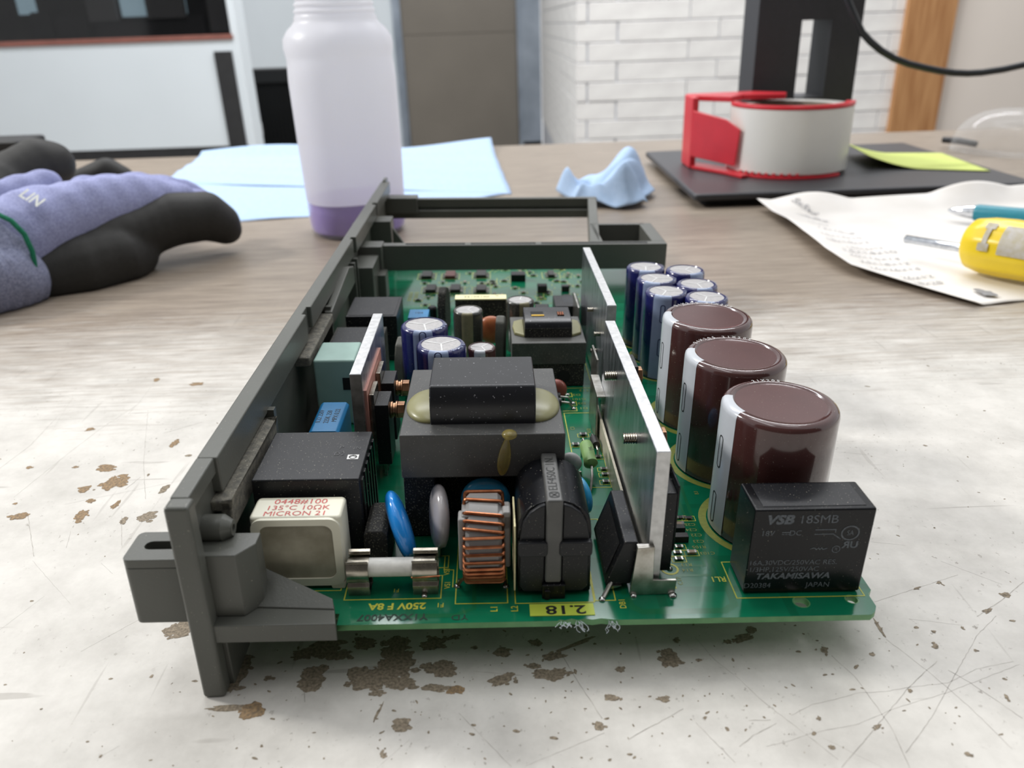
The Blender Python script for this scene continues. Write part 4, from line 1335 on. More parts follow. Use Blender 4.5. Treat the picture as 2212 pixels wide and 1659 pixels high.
o = part(MB().box(-127.0, -118.2, 176, 187, 0.3, 14), 'blue_film_capacitor', M_BLUEF, bevel=0.3, label='small blue film capacitor at the rear')
sub(MB().text_flat('104', 2.6, -122.6, 182, 14.05, 0), 'printed_lettering', M_INK, o, smooth=0, fix=False)

# upright dark slabs and small rear parts
for x, y, h, w, l, yaw in ((-112.6, 200, 20, 12, 'dark upright coated module with a rounded top', 80), (-86.9, 160, 20, 11, 'grey upright coated slab', 84), (-124.6, 132, 22, 12, 'grey-green upright coated slab', 78)):
    mb = MB().prism([(-w / 2, 0), (w / 2, 0), (w / 2, h * .7), (w * .28, h * .93), (0, h), (-w * .3, h * .9), (-w / 2, h * .62)], -1.9, 1.9, 'x')
    part(mb, 'hybrid_module', mat('grey_coated_module', (92, 92, 84), 0.55, scale=220, dust=0.2) if x > -100 or x < -120 else M_BLKD, (x, y, .3), (0, 0, math.radians(yaw - 90)), bevel=0.8, seg=3, label=l)
pm = part(MB().box(-106.9, -83.9, 189, 195, 0.3, 17.4), 'terminal_block', M_BLKD, bevel=0.3, label='black block with a cream label strip')
sub(MB().box(-106.9, -83.9, 188.9, 195, 17.4, 17.9), 'label_strip', M_CREAM, pm)
sub(MB().text_flat('00120132', 2.4, -97.2, 192, 17.95, 180, 1.2).text_flat('II', 2.4, -88, 193, 17.95, 0, 1.2), 'printed_code', M_INK, pm, smooth=0, fix=False)
o = part(MB().box(-61.8, -50.4, 190, 206, 4, 13.8), 'chip_socket', M_BLK, bevel=0.5, label='black square module with pale print')
pp = MB()
for k in range(4):
    pp.text_flat('2A1N', 1.5, -55.4, 196 + k * 2.0, 13.86, 0, 1.2)
sub(pp, 'printed_code', M_PRINT, o, smooth=0, fix=False)
o = part(MB().box(-70.6, -64.2, 184, 199, 4, 12), 'chip_socket', M_BLK, bevel=0.5, label='narrow black module')
sub(MB().text_flat('F12N', 1.8, -67.6, 191, 12.06, 90), 'printed_code', M_PRINT, o, smooth=0, fix=False)
part(MB().lathe([(2.2, 0.3), (2.2, 8), (1.6, 8.8), (0, 8.9)], 20), 'small_transistor', M_BLK, (-118.4, 206, 0), label='small black transistor can')
part(MB().box(-80.4, -72.4, 182, 186, 6, 16), 'small_capacitor', M_BLKD, bevel=0.5)

# ------------------------------------------------------------------ axial parts
gr_ = part(MB().tube([(-61.2, 74.5, 7.4), (-61.1, 73.7, 7.2), (-60.9, 72.2, 6.8), (-60.5, 67, 5.4), (-60.3, 65.2, 4.9), (-60.2, 64.3, 4.6)], [.9, 1.9, 2.15, 2.0, 2.25, 1.0], 20), 'axial_resistor', M_GRES, smooth=60, label='pale green axial resistor')
sub(MB().tube([(-60.2, 64.6, 4.7), (-60.4, 60.5, 3.6), (-61.3, 56, 1.4), (-61.9, 54.9, 0)], .42, 8).tube([(-61.2, 74.2, 7.2), (-61.5, 77, 7.2), (-61.6, 78, 5), (-61.6, 78, 0)], .42, 8), 'lead', M_TIN, gr_)
sub(MB().text(s='10KJ', size=1.8, M=Matrix.Translation((-60.2, 69.4, 8.25)) @ Matrix.Rotation(math.radians(-75), 4, 'Z') @ Matrix.Rotation(math.radians(0), 4, 'X')), 'printed_code', M_INK, gr_, smooth=0, fix=False)
dd = part(MB().tube([(-56.8, 86.2, 2.6), (-56.8, 85.9, 2.6), (-56.5, 81, 2.6), (-56.5, 80.7, 2.6)], [.5, 1.35, 1.35, .5], 16), 'axial_diode', M_SMDB, label='small black axial diode')
sub(MB().tube([(-56.8, 86, 2.6), (-56.9, 89, 2.4), (-56.9, 90, 0)], .35, 8).tube([(-56.5, 81, 2.6), (-56.4, 78.6, 2.2), (-56.4, 77.6, 0)], .35, 8), 'lead', M_TIN, dd)
for y in (113.4, 118):
    o = part(MB().tube([(-68, y, 3), (-65.4, y, 3)], 1.6, 14), 'axial_diode', M_SMDB, label='small black axial diode')
    sub(MB().tube([(-65.6, y, 3), (-62.6, y, 2.6), (-60.8, y, .2)], .4, 8), 'lead', M_TIN, o)


# ------------------------------------------------------------------ surface mount parts
def chip2(x, y, lx, ly, h, m, rot=0):
    o = part(MB().box(-lx / 2, lx / 2, -ly / 2, ly / 2, 0.05, h), 'chip_part', m, (x, y, 0), (0, 0, rot), bevel=0.08)
    sub(MB().box(-lx / 2 - .08, -lx / 2 + lx * .2, -ly / 2 - .05, ly / 2 + .05, 0.05, h + .05).box(lx / 2 - lx * .2, lx / 2 + .08, -ly / 2 - .05, ly / 2 + .05, 0.05, h + .05), 'end_cap', M_SOLDER, o)
    return o


for x, y, m, lx, ly, h in ((-37.1, 41.8, M_SMDB, 2, 1.2, .6), (-34.8, 41.5, M_SMDB, 2, 1.2, .6), (-38.5, 37.8, M_SMDT, 3, 1.6, 1.2), (-40.5, 28, M_SMDB, 2, 1.2, .6), (-41.5, 25.4, M_SMDB, 2, 1.2, .6),
                           (-37.7, 25.3, M_SMDT, 2.4, 1.3, .8), (-41.7, 22.7, M_SMDB, 2, 1.2, .6), (-59.5, 92.6, M_SMDB, 2.2, 1.6, .9), (-62.8, 85.7, M_SMDB, 2.2, 1.6, .8), (-56.3, 77.4, M_SMDB, 2, 1.3, .7),
                           (-55.5, 69.5, M_SMDB, 2, 1.3, .7), (-55.5, 66.2, M_SMDB, 2, 1.3, .7), (-55.8, 61.8, M_SMDB, 2, 1.3, .7)):
    chip2(x, y, lx, ly, h, m)
part(MB().box(-40.6, -37.4, 34.2, 36.2, .05, 2.0), 'chip_part', M_SMDB, bevel=0.15)
part(MB().box(-41.2, -37.4, 30, 32.2, .05, 2.0), 'chip_part', M_SMDB, bevel=0.15)


def soic(x, y, lx, ly, rot=0, n=8, m=None):
    o = part(MB().prism([(-lx / 2, .2), (lx / 2, .2), (lx / 2 - .3, 1.9), (-lx / 2 + .3, 1.9)], -ly / 2, ly / 2, 'y'), 'integrated_circuit', m or M_SMDB, (x, y, 0), (0, 0, rot), bevel=0.1)
    pn = MB()
    for k in range(n):
        yy = -ly / 2 + ly * (k + .5) / n
        for s in (-1, 1):
            pn.box(min(s * lx / 2, s * (lx / 2 + 1.3)), max(s * lx / 2, s * (lx / 2 + 1.3)), yy - .22, yy + .22, .06, .5)
    sub(pn, 'pin', M_TIN, o)
    return o


M_SMDR = mat('smd_maroon', (104, 58, 54), 0.5)
for x, y, lx, ly, m in ((-126.6, 283, 6, 10, None), (-113.4, 283, 6, 10, M_SMDR), (-96, 284, 6, 10, None), (-56.6, 283, 4, 9, None), (-122.7, 258, 5.6, 10, None), (-109.7, 258, 5.6, 10, None), (-95.8, 257, 5.6, 10, None)):
    soic(x, y, lx, ly, 0, 8, m)
part(MB().box(-79.5, -71.5, 272, 279, .1, 4), 'trimmer', M_BLK, bevel=0.4, label='small black trimmer')
rs2 = random.Random(11)
small = []
for k in range(90):
    x = rs2.uniform(-130, -40)
    y = rs2.uniform(232, 296)
    if any(abs(x - a) < 6.5 and abs(y - b) < 8 for a, b in ((-126.6, 283), (-113.4, 283), (-96, 284), (-56.6, 283), (-122.7, 258), (-109.7, 258), (-95.8, 257), (-75.5, 275))):
        continue
    if any(abs(x - a) < 2.6 and abs(y - b) < 2.6 for a, b in small) or 252 < y < 264 and x < -144:
        continue
    small.append((x, y))
    chip2(x, y, rs2.choice([2, 3]), 1.4, .8, rs2.choice([M_SMDB, M_SMDB, M_SMDT]), rs2.choice([0, math.pi / 2]))
part(MB().box(-36.6, -32.6, 226, 232, .1, 7), 'purple_component', mat('purple_epoxy', (100, 84, 150), 0.4), bevel=0.5)
part(MB().box(-54, -50.2, 233, 237, .1, 4), 'chip_part', M_SMDB, bevel=0.3)
part(MB().box(-66, -61, 251, 256, .1, 4), 'chip_part', M_SMDB, bevel=0.3)
part(MB().box(-53, -49, 253, 257, .1, 3), 'chip_part', M_SMDB, bevel=0.3)
sk = MB()
for a, b in small[:60]:
    sk.rect(a - 2.2, a + 2.2, b - 1.6, b + 1.6, .3, zs)
for x, y in ((-126.6, 283), (-113.4, 283), (-96, 284), (-56.6, 283), (-122.7, 258), (-109.7, 258), (-95.8, 257)):
    sk.rect(x - 5, x + 5, y - 6, y + 6, .35, zs)
for k in range(26):
    x, y = rs2.uniform(-128, -45), rs2.uniform(222, 290)
    sk.strip([(x, y), (x + rs2.choice([0, 6]), y + rs2.choice([3, 10]))], .3, zs)
for k in range(6):
    for q in range(2):
        sk.strip([(-134 + 3 * q, 241 + 2.6 * k), (-131.8 + 3 * q, 241 + 2.6 * k)], 1.0, zs)
sub(sk, 'silkscreen_outline', mat('pale_silkscreen', (176, 182, 96), 0.5), board, smooth=0, fix=False)
# ================================================================== things on the bench behind the module
def lump(chains, voxel, smooth_it=6, clamp=0.3, extra=None):
    """one continuous smooth surface grown over chains of (x, y, z, r) balls"""
    mb = MB()
    for ch in chains:
        pts = []
        for a, b in zip(ch[:-1], ch[1:]):
            L = math.dist(a[:3], b[:3])
            k = max(2, int(L / (min(a[3], b[3]) * .35)))
            pts += [tuple(a[q] + (b[q] - a[q]) * t / k for q in range(4)) for t in range(k)]
        pts.append(ch[-1])
        for x, y, z, r in pts:
            mb.ellipsoid((x, y, z), (r, r, r), 14, 9)
    me = mb.mesh('lump', 0, True)
    ob = bpy.data.objects.new('lump', me)
    COL.objects.link(ob)
    md = ob.modifiers.new('r', 'REMESH')
    md.mode = 'VOXEL'
    md.voxel_size = voxel * MM
    sm_ = ob.modifiers.new('s', 'SMOOTH')
    sm_.factor = .6
    sm_.iterations = smooth_it
    dg = bpy.context.evaluated_depsgraph_get()
    out = bpy.data.meshes.new_from_object(ob.evaluated_get(dg))
    bpy.data.objects.remove(ob, do_unlink=True)
    n = len(out.vertices)
    co = np.empty(n * 3)
    out.vertices.foreach_get('co', co)
    co = co.reshape(-1, 3)
    if extra is not None:
        co = extra(co / MM) * MM
    co[:, 2] = np.maximum(co[:, 2], clamp * MM)
    out.vertices.foreach_set('co', co.ravel())
    out.update()
    out.polygons.foreach_set('use_smooth', [True] * len(out.polygons))
    return out


def fabric_mat(name, rgb, rgb2, sc=900, bump=0.8):
    return mat(name, rgb, 0.9, scale=sc, rgb2=rgb2, bump=bump, bump_scale=sc, spec=0.15)


M_KNIT = fabric_mat('lilac_grey_knit', (164, 168, 204), (136, 140, 178))
M_COAT = mat('dark_nitrile_coating', (50, 49, 47), 0.62, scale=500, var=0.1, bump=0.3, bump_scale=900, spec=0.3)
M_KNITC = fabric_mat('grey_blue_cuff_knit', (150, 154, 178), (110, 114, 138))
M_GREEN = fabric_mat('green_hem_thread', (40, 120, 90), (30, 96, 70))


def knit_wave(a, b, f, amp):
    def fn(co):
        w = np.sin((co[:, 0] * a + co[:, 1] * b) * f) * amp + np.sin((co[:, 0] * b - co[:, 1] * a) * f * .37 + 1.3) * amp * 1.6
        co = co.copy()
        co[:, 2] += w
        return co
    return fn


def glove(name, label, loc, knit, coat, cuff=None):
    g = empty(name, loc)
    tag(g, label, 'glove', 'work gloves lying on the bench')
    off = (-loc[0], -loc[1], -loc[2])
    me = lump(knit, 2.0, 7, extra=knit_wave(.3, .95, .42, .55))
    me.materials.append(M_KNIT)
    put('knit_back', me, g, off)
    me = lump(coat, 2.0, 8, extra=knit_wave(.9, .4, .16, .7))
    me.materials.append(M_COAT)
    put('palm_coating', me, g, off)
    if cuff:
        me = lump(cuff, 2.0, 5, extra=knit_wave(.2, 1, .9, .7))
        me.materials.append(M_KNITC)
        put('ribbed_cuff', me, g, off)
    return g, off


g, off = glove('work_glove', 'lilac knit work glove with dark coated fingers pointing toward the bottle', (-275, 505, 0),
               [[(-320, 470, 24, 26), (-295, 500, 36, 27), (-274, 520, 41, 23), (-252, 542, 43, 18), (-228, 562, 41, 11)],
                [(-287, 550, 43, 17), (-262, 575, 47, 12), (-239, 592, 40, 9), (-226, 600, 30, 9)], [(-262, 545, 47, 14), (-240, 562, 46, 10), (-219, 573, 38, 7)]],
               [[(-288, 496, 19, 19), (-278, 505, 21, 19), (-255, 525, 26, 19), (-232, 548, 30, 19), (-214, 560, 30, 17), (-205, 566, 22, 14), (-202, 567, 17, 11)],
                [(-296, 484, 8, 20), (-275, 500, 10, 26), (-259, 512, 13, 22), (-252, 522, 14, 17)]],
               [[(-400, 425, 22, 27), (-362, 432, 22, 27), (-330, 445, 20, 25), (-312, 455, 18, 26), (-304, 463, 14, 24), (-299, 466, 12, 20)], [(-316, 462, 31, 22), (-304, 472, 30, 18)]])
gs = MB().tube([(-300, 470, 52), (-292, 467, 49), (-286, 466, 41), (-283, 464, 31), (-283, 462, 20), (-286, 462, 8)], 1.5, 8)
gs.build('green_hem', M_GREEN, g, off)
pt = MB()
pt.text('LIN', 10, Matrix.Translation((-283, 478.5, 59.6)) @ Matrix.Rotation(math.radians(12), 4, 'Y') @ Matrix.Rotation(math.radians(35), 4, 'X') @ Matrix.Rotation(math.radians(-24), 4, 'Z'), 0.02)
pt.build('logo_print', mat('pale_logo_print', (226, 228, 220), 0.6), g, off, smooth=0, fix=False)
g2, off2 = glove('work_glove', 'second coated work glove, one dark finger raised at the left edge', (-350, 580, 0),
                 [[(-362, 525, 34, 24), (-350, 535, 41, 18), (-331, 550, 48, 14), (-319, 565, 55, 9)], [(-362, 525, 26, 24), (-380, 580, 24, 24), (-394, 640, 24, 20)]],
                 [[(-372, 530, 36, 22), (-357, 545, 45, 22), (-350, 570, 54, 21), (-337, 590, 63, 19), (-331, 597, 64, 16)], [(-372, 530, 36, 20), (-388, 600, 26, 18), (-394, 660, 26, 16), (-368, 680, 31, 12), (-354, 690, 35, 13), (-340, 695, 38, 14), (-330, 695, 34, 12)]])

# ------------------------------------------------------------------ spray bottle
bt = empty('spray_bottle', (-117, 622, 0))
tag(bt, 'translucent white plastic bottle with purple liquid in the bottom', 'bottle')
m = bpy.data.materials.new('translucent_polythene')
m.use_nodes = True
N, L = m.node_tree.nodes, m.node_tree.links
p = N['Principled BSDF']
p.inputs['Roughness'].default_value = 0.35
tcn = N.new('ShaderNodeTexCoord')
nz = N.new('ShaderNodeTexNoise')
nz.inputs['Scale'].default_value = 30
L.new(tcn.outputs['Object'], nz.inputs['Vector'])
rp = N.new('ShaderNodeValToRGB')
rp.color_ramp.elements[0].color = (*lin((236, 236, 238)), 1)
rp.color_ramp.elements[1].color = (*lin((244, 244, 246)), 1)
L.new(nz.outputs['Fac'], rp.inputs[0])
L.new(rp.outputs[0], p.inputs['Base Color'])
tl_ = N.new('ShaderNodeBsdfTranslucent')
tl_.inputs[0].default_value = (*lin((244, 244, 247)), 1)
tp = N.new('ShaderNodeBsdfTransparent')
m1 = N.new('ShaderNodeMixShader')
m1.inputs[0].default_value = 0.5
L.new(p.outputs[0], m1.inputs[1])
L.new(tl_.outputs[0], m1.inputs[2])
m2 = N.new('ShaderNodeMixShader')
m2.inputs[0].default_value = 0.10
L.new(m1.outputs[0], m2.inputs[1])
L.new(tp.outputs[0], m2.inputs[2])
L.new(m2.outputs[0], N['Material Output'].inputs['Surface'])
M_BOTTLE = m


def squircle_lathe(prof, n=64, sq=0.06):
    mb = MB()
    V, F = [], []
    for i in range(n):
        t = 2 * math.pi * i / n
        for r, h, s in prof:
            q = r * (1 + s * (math.cos(4 * (t - math.radians(20))) * -.5))
            V.append((q * math.cos(t), q * math.sin(t), h))
    P = len(prof)
    for i in range(n):
        j = (i + 1) % n
        for k in range(P - 1):
            F.append((i * P + k, j * P + k, j * P + k + 1, i * P + k + 1))
    return mb.add(V, F)


S = 0.07
prof = [(0, 2, 0), (30, 1, 0), (34, 0.6, .02), (36.6, 3, .03), (37.6, 7, .04), (38.2, 18, S), (38.6, 20.5, S), (38.2, 22, S), (39.2, 60, S), (39.8, 112, S), (39.2, 122, S), (38.2, 126, .03), (38.6, 129, .03), (39.4, 134, .02), (38.6, 140, 0), (35, 145.5, 0),
        (31, 149, 0), (29, 152, 0), (29.2, 153.6, 0), (27.7, 155.6, 0), (28.8, 157.6, 0), (27.0, 159.8, 0), (28.2, 161.8, 0), (26.4, 164, 0), (27.6, 166, 0), (25.6, 168.4, 0), (26.4, 170.4, 0), (25.0, 174, 0), (22, 182, 0), (18, 190, 0), (14, 196, 0), (14, 206, 0)]
LV = 26.5
up_ = [(38.35, LV, S)] + [q for q in prof if q[1] > LV]
lo_ = [q for q in prof if q[1] < LV] + [(38.35, LV, S)]
squircle_lathe(up_).build('bottle_body', M_BOTTLE, bt, smooth=60)
M_BOTTLE2 = M_BOTTLE.copy()
M_BOTTLE2.name = 'wetted_polythene'
for nd in M_BOTTLE2.node_tree.nodes:
    if nd.type == 'MIX_SHADER' and any(l.from_node.type == 'BSDF_TRANSPARENT' for l in nd.inputs[2].links):
        nd.inputs[0].default_value = 0.72
squircle_lathe(lo_).build('bottle_base', M_BOTTLE2, bt, smooth=60)
M_LIQ = mat('purple_liquid', (160, 138, 216), 0.15, scale=20, var=0.04, spec=0.3, sss=0.3)
liq = [(0, 2.6, 0), (29.5, 2.2, 0), (35.6, 4, .03), (36.8, 8, .04), (37.5, 18, S), (37.6, LV, S), (0, LV, 0)]
squircle_lathe(liq).build('purple_liquid', M_LIQ, bt, smooth=50)
cap = MB().lathe([(0, 204), (17, 204), (17.5, 206), (17.5, 222), (14, 226), (14, 238), (0, 238)], 40).box(-11, 46, -9, 9, 236, 262).box(44, 56, -5, 5, 244, 256).prism([(14, 236), (26, 236), (34, 206), (30, 204)], -6, 6, 'y')
cap.build('trigger_head', mat('white_trigger_plastic', (226, 228, 232), 0.4), bt, bevel=1.5)

# ------------------------------------------------------------------ blue paper towel sheet
M_TOWEL = mat('pale_blue_wipe', (178, 200, 228), 0.9, scale=240, rgb2=(170, 194, 223), bump=0.6, bump_scale=420, spec=0.1)


def sheet_grid(corners_fn, nu, nv, h):
    V, F = [], []
    for j in range(nv + 1):
        for i in range(nu + 1):
            u, v = i / nu, j / nv
            x, y = corners_fn(u, v)
            V.append((x, y, h(u, v, x, y)))
    for j in range(nv):
        for i in range(nu):
            a = j * (nu + 1) + i
            F.append((a, a + 1, a + nu + 2, a + nu + 1))
    return MB().add(V, F)


def bil(c00, c10, c11, c01):
    return lambda u, v: tuple(c00[k] * (1 - u) * (1 - v) + c10[k] * u * (1 - v) + c11[k] * u * v + c01[k] * (1 - u) * v for k in (0, 1))


def solid(o, t):
    s = o.modifiers.new('thickness', 'SOLIDIFY')
    s.thickness = t * MM
    s.offset = 1
    return o


o = sheet_grid(bil((-370, 870), (6, 742), (-16, 1062), (-392, 1062)), 60, 40,
               lambda u, v, x, y: .6 + 2.2 * (math.sin(u * 9 + v * 5) * .5 + .5) * v + 9 * max(0, v - .78) / .22 * (.6 + .4 * math.sin(u * 7)) + 1.2 * math.sin(v * 14 + u * 3) ** 2).build('blue_wipe', M_TOWEL, None, smooth=60, fix=True)
solid(o, .5)
tag(o, 'flat pale blue paper wipe spread on the bench beyond the bottle', 'wipe', 'blue wipes on the bench')
o = sheet_grid(bil((-228, 666), (-70, 690), (0, 744), (-366, 866)), 40, 26,
               lambda u, v, x, y: .5 + .7 * math.sin(u * 8 + v * 4) ** 2).build('blue_wipe', M_TOWEL, None, smooth=60)
solid(o, .5)
tag(o, 'pale blue paper wipe lying directly under the white bottle', 'wipe', 'blue wipes on the bench')


# crumpled wipe
def rag(u, v):
    x, y = (u - .5), (v - .5)
    z = 5 + 10 * abs(math.sin(5.2 * u + 2.2 * v + .6)) + 7 * abs(math.sin(3.1 * u - 6.3 * v + 1.1)) + 3 * math.sin(17 * u + 5 * v) * math.sin(13 * v - 4 * u)
    z += 26 * math.exp(-((u - .70) / .17) ** 2 - ((v - .62) / .26) ** 2)
    z += 12 * math.exp(-((u - .08) / .12) ** 2 - ((v - .55) / .2) ** 2)
    z += 15 * math.exp(-((u - .70) / .26) ** 2 - ((v - .16) / .09) ** 2)
    e = min(u, 1 - u, v, 1 - v)
    return z * min(1, .3 + e * 5)


def rag_xy(u, v):
    x, y = bil((54, 664), (121, 658), (138, 762), (48, 752))(u, v)
    return x + 5 * math.sin(9 * v + 3 * u) - 2 * math.sin(7 * u), y + 6 * math.sin(8 * u + 2 * v) + 4 * math.cos(6 * v)


o = sheet_grid(rag_xy, 56, 48, lambda u, v, x, y: max(.4, rag(u, v))).build('crumpled_wipe', M_TOWEL, None, smooth=70)
solid(o, .6)
tag(o, 'crumpled pale blue wipe heaped beside the monitor stand foot', 'wipe', 'blue wipes on the bench')

# ------------------------------------------------------------------ monitor stand
M_STAND = mat('charcoal_stand_paint', (56, 56, 60), 0.42, scale=300, var=0.06, bump=0.15, bump_scale=1200)
ms = empty('monitor_stand', (298, 775, 0))
tag(ms, 'charcoal monitor stand with a flat base and slotted upright', 'monitor stand')
mo = (-298, -775, 0)
MB().prism(round_rect(156, 442, 655, 896, 4), 6, 12, 'z').build('base_plate', M_STAND, ms, mo, bevel=2.2, seg=3)
MB().prism(round_rect(166, 432, 666, 886, 6), 0, 6.2, 'z').build('base_foot', mat('black_rubber_foot', (30, 30, 32), 0.7), ms, mo, bevel=1)
cx0, cx1, cy0, cy1 = 251, 353, 838, 888
sx0, sx1, sz0, sz1 = 294, 323, 68, 139
cf = MB().box(cx0, sx0, cy0, cy1, 11, 330).box(sx1, cx1, cy0, cy1, 11, 330).box(sx0, sx1, cy0, cy1, 11, sz0).box(sx0, sx1, cy0, cy1, sz1, 330)
cf.build('upright', M_STAND, ms, mo, smooth=0)

cb = MB().tube([(296, 822, 230), (306, 812, 190), (320, 800, 155), (331, 800, 137), (338, 800, 127), (347, 800, 119), (358, 800, 111), (371, 800, 104), (386, 800, 98.5), (404, 800, 94), (418, 800, 91), (431, 800, 89), (445, 800, 88), (458, 800, 88.3), (478, 800, 90.5), (497, 800, 94), (530, 800, 106), (570, 804, 128), (610, 810, 165)], 3.2, 12)
tag(cb.build('cable', mat('black_cable_jacket', (38, 42, 46), 0.4), None, smooth=60), 'black cable looping down in front of the wood board', 'cable')

# ------------------------------------------------------------------ tape roll in a red dispenser
tr_ = empty('tape_dispenser', (264, 756, 12))
tag(tr_, 'white packing tape roll in a red plastic dispenser on the stand base', 'tape dispenser')
M_REDP = mat('red_dispenser_plastic', (214, 44, 56), 0.35, scale=60, var=0.05)
M_TAPEW = mat('white_packing_tape', (226, 224, 218), 0.3, scale=40, var=0.02)


def ring_solid(ro, ri, z0, z1, n=64, a0=0, a1=360):
    full = abs(a1 - a0) >= 359.9
    k = n if full else n + 1
    V, F = [], []
    for i in range(k):
        t = math.radians(a0 + (a1 - a0) * i / n)
        for r, z in ((ro, z0), (ro, z1), (ri, z1), (ri, z0)):
            V.append((r * math.cos(t), r * math.sin(t), z))
    for i in range(n):
        j = (i + 1) % k
        for q in range(4):
            F.append((i * 4 + q, j * 4 + q, j * 4 + (q + 1) % 4, i * 4 + (q + 1) % 4))
    if not full:
        F += [(0, 1, 2, 3), tuple(4 * n + q for q in (3, 2, 1, 0))]
    return MB().add(V, F)


ring_solid(53.5, 38, 3.6, 58, 72).build('tape_roll', M_TAPEW, tr_, bevel=0.5)
ring_solid(38, 35.5, 3.6, 57.6, 64).build('cardboard_core', mat('grey_cardboard_core', (150, 138, 124), 0.8), tr_)
ring_solid(55, 32, 0.2, 2.6, 48, 150, 310).build('lower_guard', M_REDP, tr_, bevel=0.4)
ring_solid(54, 46, 58.4, 61.4, 48, 170, 345).build('upper_guard', M_REDP, tr_, bevel=0.5)
MB().prism([(-84, 58), (-20, 64), (8, 40), (2, 24), (-36, 30), (-52, 12), (-84, 40)], 60.5, 65.5, 'z').build('top_plate', M_REDP, tr_, bevel=0.8)
MB().prism([(-86, 20), (-80, 20), (-80, 56), (-86, 56)], 0.4, 65, 'z').build('handle_bar', M_REDP, tr_, bevel=1.2)
MB().prism([(-84, 20), (-62, -16), (-52, -40), (-46, -38), (-54, 10), (-80, 46)], 0.4, 3.2, 'z').build('bottom_plate', M_REDP, tr_, bevel=0.5)
MB().add([(-86, 18, 12), (-54, -22, 8), (-52, -24, 40), (-62, -12, 48), (-86, 18, 54), (-84, 20, 12), (-52.6, -20, 8), (-50.6, -22, 40), (-60.6, -10, 48), (-84, 20, 54)],
         [(0, 1, 2, 3, 4), (9, 8, 7, 6, 5), (0, 5, 6, 1), (1, 6, 7, 2), (2, 7, 8, 3), (3, 8, 9, 4), (4, 9, 5, 0)]).build('blade_guard', M_REDP, tr_, bevel=1.0, seg=3)
th_ = MB()
for k in range(9):
    a = math.radians(205 + 7 * k)
    th_.prism([(54.8 * math.cos(a), 54.8 * math.sin(a)), (54.8 * math.cos(a + .05), 54.8 * math.sin(a + .05)), (51 * math.cos(a + .025), 51 * math.sin(a + .025))], 2.4, 5.0)
th_.build('tooth_strip', M_REDP, tr_)

# ------------------------------------------------------------------ sticky note, paper, pen, screwdriver, goggles
o = sheet_grid(bil((338, 746), (431, 708), (441, 812), (350, 834)), 24, 20, lambda u, v, x, y: 12.6 + 11 * max(0, .45 - u) ** 1.6 * 3.4).build('sticky_note', mat('lime_yellow_paper', (212, 224, 122), 0.7, scale=60, var=0.02), None, smooth=60)
solid(o, .4)
tag(o, 'lime yellow sticky note curling up on the monitor stand base', 'sticky note')

M_PAPER = mat('creased_white_paper', (232, 228, 224), 0.75, scale=30, rgb2=(224, 219, 213), bump=0.3, bump_scale=60)
Lf = [(247, 395), (226, 430), (207, 460), (203, 490), (204, 535), (207, 577), (207, 615), (205, 644)]
Rt = [(300, 406), (320, 440), (345, 480), (370, 520), (392, 560), (410, 600), (422, 628), (430, 646)]


def edge(E, v):
    t = v * (len(E) - 1)
    i = min(int(t), len(E) - 2)
    f = t - i
    return tuple(E[i][k] * (1 - f) + E[i + 1][k] * f for k in (0, 1))


def pxy(u, v):
    a, b = edge(Lf, v), edge(Rt, v)
    return tuple(a[k] * (1 - u) + b[k] * u for k in (0, 1))


def pz(u, v, x, y):
    z = .8 + 1.6 * (math.sin(u * 5 + v * 3) ** 2) * u
    z += 7 * max(0, 1 - u * 5) * math.exp(-((v - .55) / .35) ** 2)
    z += 2.2 * max(0, 1 - u * 9)
    if v > .84:
        z += (v - .84) / .16 * (5 + 7 * max(0, math.sin(u * 11 - .6)) + 8 * max(0, u - .3))
    return z


o = sheet_grid(pxy, 60, 60, pz).build('paper_sheet', M_PAPER, None, smooth=60)
solid(o, .35)
tag(o, 'creased white paper with handwritten size lists under the screwdriver', 'paper')
hw = MB()
HL = [('5x5x6', (228, 636), (238, 610)), ('10x8x6', (223, 610), (237, 586)), ('12x9x6', (219, 578), (232, 571)), ('14x10x8', (220, 560), (243, 552)), ('16x12x10', (214, 538), (243, 540)), ('18x14x12', (211, 520), (243, 528)),
      ('14x12x12', (220, 508), (246, 513)), ('14x14x10', (213, 497), (250, 502)), ('20x16x14', (213, 487), (245, 485)), ('24x18x12', (214, 473), (246, 474)), ('26x26x14', (214, 460), (247, 462)), ('26x12', (226, 442), (247, 447)), ('28x28', (227, 431), (246, 434))]
for s, a, b in HL:
    L_ = math.dist(a, b)
    V0, _ = text_data(s)
    wd_ = max(v.x for v in V0) - min(v.x for v in V0)
    ang = math.atan2(b[1] - a[1], b[0] - a[0])
    sc = L_ / wd_
    start = len(hw.v)
    hw.text(s, 1, Matrix.Translation(((a[0] + b[0]) / 2 + 4, (a[1] + b[1]) / 2, 0)) @ Matrix.Rotation(ang, 4, 'Z') @ Matrix.Diagonal((sc, max(sc * .8, 4.2), 1, 1)))
    for i in range(start, len(hw.v)):
        x, y, z = hw.v[i]
        best = min(range(0, 101), key=lambda q: abs(pxy(0, q / 100)[1] * .8 + pxy(.2, q / 100)[1] * .2 - y))
        v_ = best / 100
        a_, b_ = edge(Lf, v_), edge(Rt, v_)
        u_ = max(0, min(1, (x - a_[0]) / (b_[0] - a_[0])))
        hw.v[i] = (x, y, pz(u_, v_, x, y) + .9)
hw.build('handwriting', mat('grey_pen_ink', (150, 150, 154), 0.7), o, smooth=0, fix=False)
MB().prism(jag(262, 411, 8, 12, 20, 24), 2.6, 2.75).build('ink_smudge', mat('grey_pen_ink', (150, 150, 154), 0.7), o)

